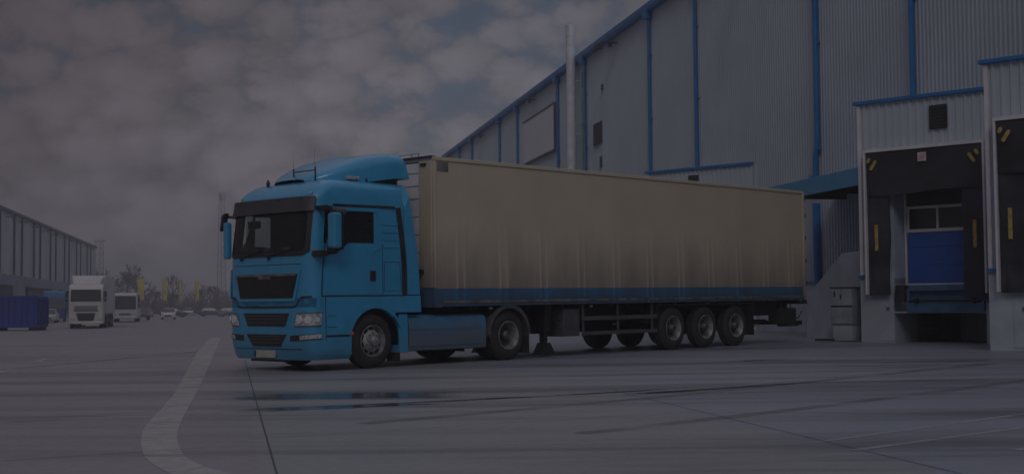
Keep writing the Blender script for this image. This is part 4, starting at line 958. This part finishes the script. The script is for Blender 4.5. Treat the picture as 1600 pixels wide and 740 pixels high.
# ------------------------------------------------------------------ far warehouse across the road
fwh = thing('warehouse', 'distant grey warehouse with thin dark downpipes far away on the left', 'warehouse', Matrix(((WD.x, -WN.x, 0, -29.43), (WD.y, -WN.y, 0, 0), (0, 0, 1, 0), (0, 0, 0, 1))))
b = MB(); corr(b, 120, 277, 5.9, 13.8, 1.05, .05); b.build('wall', 'siding_far', fwh)
b = MB(); b.box(120, 276.9, -30, -.04, -.5, 13.7); b.build('building_core', 'siding_far', fwh)
b = MB(); b.box(120, 277, -.02, .6, -.5, 5.8); b.build('plinth', 'plinth_far', fwh)
b = MB(); b.box(119.8, 277.2, -.1, .4, 13.75, 14.1); b.build('gutter', 'pipe_far', fwh)
for k in range(-3, 6):
    for dt in (0, 6.2):
        t = 176.2+16.7*k+dt+(.2*k); 
        b = MB(); b.tube((t, .18, 5.9), (t, .18, 13.9), .12, n=8); b.box(t-.2, t+.2, .05, .45, 13.5, 13.8); b.build('downpipe', 'pipe_far', fwh)
for t0, t1 in ((128, 140), (150, 171), (183, 206), (217, 238)):
    b = MB(); b.box(t0, t1, .6, .9, 1.3, 4.35); b.build('dock_shelter', 'pad_black', fwh)
    b = MB(); b.box(t0-.5, t1+.5, .6, 1.2, 4.4, 4.6); b.build('dock_trim', 'plinth_far', fwh)
for k in range(14):
    t = 128+10.4*k; b = MB(); b.path([(t+.1, .1, 13), (t+.1, 1.0, 13.1)], .05, 5); b.box(t-.1, t+.3, .8, 1.15, 12.85, 13.05); b.build('floodlight', 'pipe_far', fwh)

# ------------------------------------------------------------------ distant vehicles
def simple_wheel(parent, x, y, s, r=.5, wdt=.3):
    e = bpy.data.objects.new('wheel', None); col.objects.link(e); e.parent = parent; e.location = (x, s*y, r); e.rotation_euler = (0, 0, 0 if s > 0 else math.pi)
    k = r/.5; t = MB(); t.lathe([(-.02, .28*k), (0, .33*k), (-.02, .46*k), (-.05, .5*k), (-wdt+.05, .5*k), (-wdt, .4*k), (-wdt, 0)], (0, 0, 0), 20); t.build('tyre', 'rubber', e, smooth=True)
    t = MB(); t.lathe([(-.02, .285*k), (-.01, .26*k), (-.07, .2*k), (-.02, .1*k), (-.02, 0)], (0, 0, 0), 16); t.build('rim', 'rim_steel', e, smooth=True); return e
# white lorry facing us: local x forward
wt = thing('white_truck', 'white articulated lorry with dark lower grille parked facing the camera beside the bus', 'truck', place(-31.75, 98.9, math.atan2(-.972, .235)+.0))
b = MB(); prof = [(0, .35), (.0, 2.35), (-.12, 3.05), (-.45, 3.3), (-2.2, 3.35), (-2.2, .9), (-1.9, .9), (-1.8, .35)]
b.plate([prof], lambda x, z, o: (x, -1.23+o, z), 2.46); b.build('cab', 'white_paint', wt, bevel=.12)
b = MB(); b.hexa([(-.5, -1.0, 3.3), (-2.2, -1.2, 3.3), (-2.2, 1.2, 3.3), (-.5, 1.0, 3.3), (-.9, -.95, 3.6), (-2.2, -1.2, 4.0), (-2.2, 1.2, 4.0), (-.9, .95, 3.6)]); b.build('roof_fairing', 'white_paint', wt, bevel=.08)
b = MB(); b.hexa([(.04, -1.1, 2.02), (-.1, -1.1, 2.02), (-.1, 1.1, 2.02), (.04, 1.1, 2.02), (-.04, -1.06, 2.9), (-.15, -1.06, 2.9), (-.15, 1.06, 2.9), (-.04, 1.06, 2.9)]); b.build('windscreen', 'auto_glass', wt, bevel=.02)
b = MB(); b.box(-1.3, -.35, 1.225, 1.245, 2.0, 2.8); b.build('side_window', 'auto_glass', wt)
for z in (1.30, 1.44, 1.60): b = MB(); b.box(.0, .05, -.85, .85, z, z+.07); b.build('grille_bar', 'grey_plastic', wt)
b = MB(); b.plate([[(-.68, 1.15), (-.55, .58), (.55, .58), (.68, 1.15)]], lambda y, z, o: (.01+o, y, z), .05); b.build('grille', 'dark_plastic', wt, bevel=.02)
b = MB(); b.box(.0, .09, -1.2, 1.2, .35, .56); b.build('bumper', 'white_paint', wt, bevel=.03)
b = MB(); b.box(.09, .11, -.3, .5, .26, .4); b.build('number_plate', 'plate_white', wt)
for s in (1, -1):
    b = MB(); b.box(.0, .06, min(s*.8, s*1.15), max(s*.8, s*1.15), .62, .82); b.build('headlight', 'lamp_glass', wt)
    b = MB(); b.box(-.1, .0, min(s*1.3, s*1.48), max(s*1.3, s*1.48), 2.3, 2.75); b.box(-.1, .0, min(s*1.3, s*1.48), max(s*1.3, s*1.48), 2.02, 2.2); b.path([(-.1, s*1.2, 2.75), (-.05, s*1.35, 2.75)], .03, 5); b.build('mirror', 'dark_plastic', wt)
    simple_wheel(wt, -1.3, 1.22, s); simple_wheel(wt, -4.9, 1.24, s, wdt=.5)
    for x in (-10.5, -11.8, -13.1): simple_wheel(wt, x, 1.24, s)
b = MB(); b.box(-15.2, -2.7, -1.27, 1.27, 1.1, 4.0); b.build('trailer_box', 'white_paint', wt, bevel=.03)
b = MB(); b.box(-14.5, -1.0, -.6, .6, .6, 1.08); b.box(-4, -2.2, .6, 1.15, .45, 1.0); b.box(-9.5, -6.0, 1.1, 1.15, .4, .9); b.build('chassis_frame', 'chassis', wt)
# bus
bs = thing('bus', 'white bus with a big dark windscreen parked behind the white lorry', 'bus', place(-41.1, 141, math.atan2(-.972, .235)))
b = MB(); b.plate([[(0, .35), (.02, 1.3), (-.12, 2.6), (-.35, 3.12), (-9.5, 3.15), (-9.6, .35)]], lambda x, z, o: (x, -1.25+o, z), 2.5); b.build('body', 'bus_white', bs, bevel=.12)
b = MB(); b.hexa([(.04, -1.12, 1.35), (-.1, -1.12, 1.35), (-.1, 1.12, 1.35), (.04, 1.12, 1.35), (-.12, -1.08, 2.8), (-.2, -1.08, 2.8), (-.2, 1.08, 2.8), (-.12, 1.08, 2.8)]); b.build('windscreen', 'auto_glass', bs, bevel=.03)
for k in range(5):
    b = MB(); b.box(-1.9-k*1.6, -.5-k*1.6, 1.245, 1.26, 1.5, 2.6); b.build('side_window', 'auto_glass', bs)
b = MB(); b.box(.0, .03, -.6, .6, .75, .95); b.build('grille', 'grey_plastic', bs)
for s in (1, -1):
    b = MB(); b.box(.0, .04, min(s*.85, s*1.12), max(s*.85, s*1.12), .7, .9); b.build('headlight', 'lamp_glass', bs)
    b = MB(); b.path([(-.1, s*1.1, 2.9), (.25, s*1.35, 2.8)], .03, 5); b.box(.15, .3, min(s*1.28, s*1.48), max(s*1.28, s*1.48), 2.2, 2.75); b.build('mirror', 'dark_plastic', bs)
    simple_wheel(bs, -2, 1.22, s, .45); simple_wheel(bs, -7.5, 1.22, s, .45)
# blue truck seen between the container and the lorry
bt = thing('box_truck', 'light blue box truck with navy lower body behind the navy container', 'truck', place(-51.6, 150, math.atan2(-.95, .33)))
b = MB(); b.plate([[(-1.9, 1.9), (-9, 1.9), (-9, 3.5), (-2.1, 3.5), (-1.9, 3.4)]], lambda x, z, o: (x, -1.25+o, z), 2.5); b.build('cargo_box', 'sky_blue_paint', bt, bevel=.04)
b = MB(); b.box(-9, -1.9, -1.25, 1.25, .9, 1.89); b.build('lower_body', 'navy_paint', bt, bevel=.03)
b = MB(); b.plate([[(0, .4), (0, 1.5), (-.4, 2.7), (-1.8, 2.8), (-1.8, .4)]], lambda x, z, o: (x, -1.15+o, z), 2.3); b.build('cab', 'navy_paint', bt, bevel=.1)
b = MB(); b.hexa([(.01, -1.0, 1.55), (-.1, -1.0, 1.55), (-.1, 1.0, 1.55), (.01, 1.0, 1.55), (-.36, -.95, 2.6), (-.46, -.95, 2.6), (-.46, .95, 2.6), (-.36, .95, 2.6)]); b.build('windscreen', 'auto_glass', bt)
for s in (1, -1): simple_wheel(bt, -1, 1.15, s, .45); simple_wheel(bt, -6.8, 1.2, s, .45)
# navy container / skip
ct = thing('container', 'navy blue ribbed steel container standing on the yard at the far left', 'container', place(-32.85, 91.9, R(182)))
b = MB(); b.box(.0, 6.2, -2.4, 0, .22, 2.36); b.build('container_body', 'container_blue', ct, bevel=.03)
b = MB()
for k in range(14): x = .25+k*.43; b.box(x, x+.16, -.0, .07, .4, 2.2)
b.box(-.02, 6.22, -.02, .09, 2.26, 2.40); b.box(-.02, 6.22, -.02, .09, .2, .36); b.box(1.05, 1.2, 0, .1, .36, 2.26); b.box(4.0, 4.15, 0, .1, .36, 2.26); b.build('ribs', 'container_blue', ct, bevel=.01)
b = MB(); [b.box(x, x+.5, -2.3, -.05, 0, .21) for x in (.1, 2.8, 5.5)]; b.build('skids', 'chassis', ct)
b = MB(); [b.box(-.07, -.0, -2.3+k*.5, -2.15+k*.5, .4, 2.2) for k in range(5)]; b.build('end_ribs', 'container_blue', ct)

def make_car(paint):
    e = thing('parked_car', None, 'car')
    low = [(2.1, .35), (2.12, .62), (1.95, .80), (1.1, .93), (-1.75, .98), (-2.05, .85), (-2.1, .4), (-2.0, .28), (2.0, .25)]
    b = MB(); b.plate([low], lambda x, z, o: (x, -.87+o, z), 1.74); b.build('body', paint, e, bevel=.06)
    b = MB(); b.hexa([(1.15, -.78, .93), (-1.75, -.78, .97), (-1.75, .78, .97), (1.15, .78, .93), (.35, -.6, 1.42), (-1.15, -.6, 1.42), (-1.15, .6, 1.42), (.35, .6, 1.42)]); b.build('cabin_glass', 'auto_glass', e, bevel=.05)
    b = MB(); b.hexa([(.38, -.61, 1.415), (-1.2, -.61, 1.415), (-1.2, .61, 1.415), (.38, .61, 1.415), (.2, -.55, 1.46), (-1.05, -.55, 1.46), (-1.05, .55, 1.46), (.2, .55, 1.46)]); b.build('roof', paint, e)
    for s in (1, -1):
        b = MB(); b.box(2.03, 2.14, min(s*.5, s*.82), max(s*.5, s*.82), .6, .74); b.build('headlight', 'lamp_glass', e)
        b = MB(); b.box(.75, .9, min(s*.86, s*1.0), max(s*.86, s*1.0), .93, 1.05); b.build('mirror', paint, e)
        simple_wheel(e, 1.3, .86, s, .31, .2); simple_wheel(e, -1.3, .86, s, .31, .2)
    b = MB(); b.box(2.08, 2.14, -.45, .45, .42, .6); b.build('grille', 'dark_plastic', e); b = MB(); b.box(2.13, 2.16, -.26, .26, .3, .4); b.build('number_plate', 'plate_white', e)
    return e
protos = {}
cars = [('car_silver', -49.0, 140.5, 284, 'silver car parked between the navy container and the white lorry'),
        ('car_dark', -46.3, 166, 290, 'dark car parked just behind the white bus'),
        ('car_white', -44.0, 170, 283, 'white car standing alone facing the camera on the far yard'),
        ('car_dark', -53.0, 208, 5, 'black car parked sideways first in the far row right of the lone white car'),
        ('car_blue', -50.3, 222, 8, 'dark blue car parked sideways in the far row under the third yellow flag'),
        ('car_grey', -46.2, 218, 2, 'grey car parked sideways in the far row under the fourth yellow flag'),
        ('car_dark', -48.0, 236, 355, 'black car further back in the far row near the bare trees'),
        ('car_silver', -47.3, 240, 284, 'silver car at the far row end facing the camera near the lattice tower'),
        ('car_red', -42.0, 224, 170, 'dark red car in the far row left of the silver one'),
        ('car_white', -45.4, 243, 80, 'white car at the far right of the row next to the blue cab'),
        ('car_grey', -58.8, 214, 284, 'grey car half hidden behind the lone white car'),
        ('car_blue', -43.5, 212, 184, 'navy car parked sideways nearest of the far row'),
        ('car_white', -60.5, 248, 284, 'white car deep in the far row beneath the second yellow flag'),
        ('car_dark', -57.5, 250, 270, 'black car deep in the far row between the second and third yellow flags'),
        ('car_silver', -53.5, 252, 284, 'silver car deep in the far row beneath the rightmost yellow flag')]
for i, (pn, x, y, ang, lab) in enumerate(cars):
    if pn not in protos: o = protos[pn] = make_car(pn)
    else: o = copy_tree(protos[pn])
    o.matrix_world = place(x, y, R(ang)); tag(o, lab, 'car', 'cars parked at the far end of the yard')

# ------------------------------------------------------------------ yellow flags
flags = [(-56.5, 200, .95, 12, 'widest yellow banner flag, leftmost of the row beside the white bus'), (-55.3, 210, .65, 40, 'second yellow banner flag from the left, above the lone white car'), (-56.0, 223, .42, 64, 'narrow edge-on third yellow banner flag from the left'), (-53.5, 224, .62, 38, 'rightmost yellow banner flag standing above the row of parked cars')]
for x, y, wf, ang, lab in flags:
    f = thing('flag', lab, 'flag', place(x, y, 0), 'yellow banner flags on poles')
    b = MB(); b.tube((0, 0, 0), (0, 0, 6.0), .05, .035, 8); b.path([(0, 0, 5.9), (wf, .02, 5.95)], .02, 5); b.build('pole', 'mast_steel', f)
    b = MB(); b.sheet(lambda u, v, o: (.05+u*wf+.06*math.sin(v*2), .1*math.sin(v*1.3+u*4)+o, 2.7+v*.95), lin(0, 1, 5), lin(0, 3.3, 10), .02); b.build('banner', 'flag_yellow', f, smooth=True)

# ------------------------------------------------------------------ masts
def lattice(name, lab, x, y, H, wb, wt_, z0=0):
    e = thing(name, lab, 'tower', place(x, y, R(12), z0)); b = MB(); n = int(H/1.6)
    def leg(k, z): f = z/H; w_ = wb+(wt_-wb)*f; a = R(90+120*k); return Vector((w_*.58*math.cos(a), w_*.58*math.sin(a), z))
    for k in range(3): b.tube(leg(k, 0), leg(k, H), .09, .06, 5)
    b.build('mast_legs', 'mast_steel', e); b = MB()
    for i in range(n):
        z, z2 = H*i/n, H*(i+1)/n
        for k in range(3): b.tube(leg(k, z), leg((k+1) % 3, z2), .035, n=3, caps=False); b.tube(leg(k, z), leg((k+1) % 3, z), .03, n=3, caps=False)
    b.build('bracing', 'mast_steel', e); return e
lt = lattice('lattice_tower', 'tall thin lattice antenna tower rising just left of the blue cab', -72.3, 330, 30.2, 2.2, 1.2)
for k in range(3):
    a = R(90+120*k+20); b = MB(); b.box(-.18, .18, -.1, .1, 0, 2.0); o = b.build('antenna_panel', 'antenna_white', lt); o.location = (.95*math.cos(a), .95*math.sin(a), 28.0); o.rotation_euler = (0, 0, a)
l2 = lattice('lattice_tower', 'short lattice mast behind the end of the distant warehouse', -99.5, 320, 17.6, 2.0, 1.8)
b = MB(); b.box(-1.3, 1.3, -.8, .8, 17.6, 17.75); b.path([(-1.3, -.8, 18.3), (1.3, -.8, 18.3)], .04, 4); b.build('platform', 'mast_steel', l2)

# ------------------------------------------------------------------ bare trees
def tree_mesh(seed, H, spread, lev=5):
    rnd = random.Random(seed); tk = MB(); cr = MB()
    def grow(p, dr, L_, r, lv):
        q = p+dr*L_; mid = p+dr*L_*.5+Vector((rnd.uniform(-1, 1), rnd.uniform(-1, 1), 0))*L_*.05
        tgt = tk if lv <= 1 else cr; n = 6 if lv <= 1 else 3
        tgt.tube(p, mid, r, r*.85, n, False); tgt.tube(mid, q, r*.85, r*.68, n, False)
        if lv >= lev: return
        k = (3 if lv < 2 else rnd.choice((2, 3, 3)))+(1 if lv == 0 else 0)
        for i in range(k):
            az = rnd.uniform(0, 2*math.pi); tilt = rnd.uniform(.25, .75)*(spread if lv > 0 else .8)
            side = dr.orthogonal().normalized(); side.rotate(Matrix.Rotation(az, 3, dr)); nd = (dr+side*math.tan(tilt)*.9+Vector((0, 0, .12))).normalized()
            s0 = p+dr*L_*rnd.uniform(.6, 1.0) if i else q
            grow(s0, nd, L_*rnd.uniform(.6, .85), max(r*.6, .034), lv+1)
    grow(Vector((0, 0, 0)), Vector((rnd.uniform(-.05, .05), 0, 1)).normalized(), H*.27, H*.018, 0)
    return tk, cr
protoT = []
def new_tree(i, H, spread, lev=5):
    e = thing('bare_tree', None, 'tree'); t, c = tree_mesh(100+i, H, spread, lev); t.build('trunk', 'bark', e); c.build('crown', 'bark', e); return e
tp = [new_tree(i, 10+i*.6, .95+.1*(i % 3), 6 if i < 3 else 5) for i in range(5)]
trees = [(-92, 300, 1.15, 'tall bare winter tree directly behind the white lorry'), (-88, 305, 1.2, 'tallest bare tree above the white bus roof'), (-84, 296, 1.05, 'bare tree right of the tallest one above the bus'), (-79.5, 310, 1.05, 'bare tree behind the leftmost yellow flag'), (-96, 308, 1.0, 'bare tree beside the end of the distant warehouse'),
         (-74, 290, .62, 'small bare tree between the first two yellow flags'), (-70, 300, .7, 'small bare tree behind the second yellow flag'), (-66, 296, .72, 'slim bare tree right of the third yellow flag'), (-63, 305, .6, 'small bare tree behind the fourth yellow flag'), (-59.5, 290, .55, 'low bare bush-like tree right of the fourth yellow flag'),
         (-53.5, 268, .85, 'bare tree left of the lattice tower foot'), (-50.5, 262, 1.0, 'bushy bare tree against the blue cab edge'), (-54, 292, .8, 'bare tree in front of the lattice tower'), (-48, 280, .95, 'bare tree mostly hidden behind the blue cab'), (-86, 286, .8, 'lower bare tree just above the bus roof'), (-77, 284, .7, 'slender bare tree left of the first yellow flag')]
for i, (x, y, sc_, lab) in enumerate(trees):
    o = tp[i] if i < len(tp) else copy_tree(tp[i % len(tp)])
    o.matrix_world = Matrix.Translation((x, y, -.1)) @ Matrix.Rotation(i*1.3, 4, 'Z') @ Matrix.Scale(sc_, 4); tag(o, lab, 'tree', 'bare trees along the far edge of the yard')
# distant thicket that reads as one mass
rnd = random.Random(5); b = MB()
for i in range(1500):
    x = rnd.uniform(-190, 40); y = rnd.uniform(330, 380); h = rnd.uniform(2.5, 7.5)*(1 if rnd.random() > .1 else 1.3)
    lx, ly = rnd.uniform(-.8, .8), rnd.uniform(-.5, .5); b.tube((x, y, -.5), (x+lx, y+ly, h*.55), .12, .07, 3, False)
    for k in range(7): z = h*rnd.uniform(.2, .6); b.tube((x+lx*z/h, y+ly*z/h, z), (x+lx+rnd.uniform(-1.7, 1.7), y+rnd.uniform(-1, 1), min(h, z+rnd.uniform(.6, 2.4))), .07, .03, 3, False)
o = b.build('woodland', 'bark'); tag(o, kind='stuff')
b = MB()
for i in range(900):
    x = rnd.uniform(-170, 30); y = rnd.uniform(322, 330); h = rnd.uniform(1.2, 2.6)
    for k in range(4): b.tube((x, y, -.5), (x+rnd.uniform(-1.2, 1.2), y, h*rnd.uniform(.6, 1)), .12, .06, 3, False)
o = b.build('hedge_undergrowth', 'bark'); tag(o, kind='stuff')

# ------------------------------------------------------------------ haze
b = MB(); b.box(-1215, 1215, -310, 1215, -1.6, 38); 
me = bpy.data.materials.new('haze_air'); me.use_nodes = True; t = me.node_tree; t.nodes.clear()
pv = t.nodes.new('ShaderNodeVolumePrincipled'); pv.inputs['Color'].default_value = (.92, .90, .95, 1); pv.inputs['Density'].default_value = .0019; pv.inputs['Anisotropy'].default_value = .2
oo = t.nodes.new('ShaderNodeOutputMaterial'); t.links.new(pv.outputs[0], oo.inputs['Volume']); MAT['haze_air'] = me
hz = b.build('haze', 'haze_air'); tag(hz, kind='stuff')
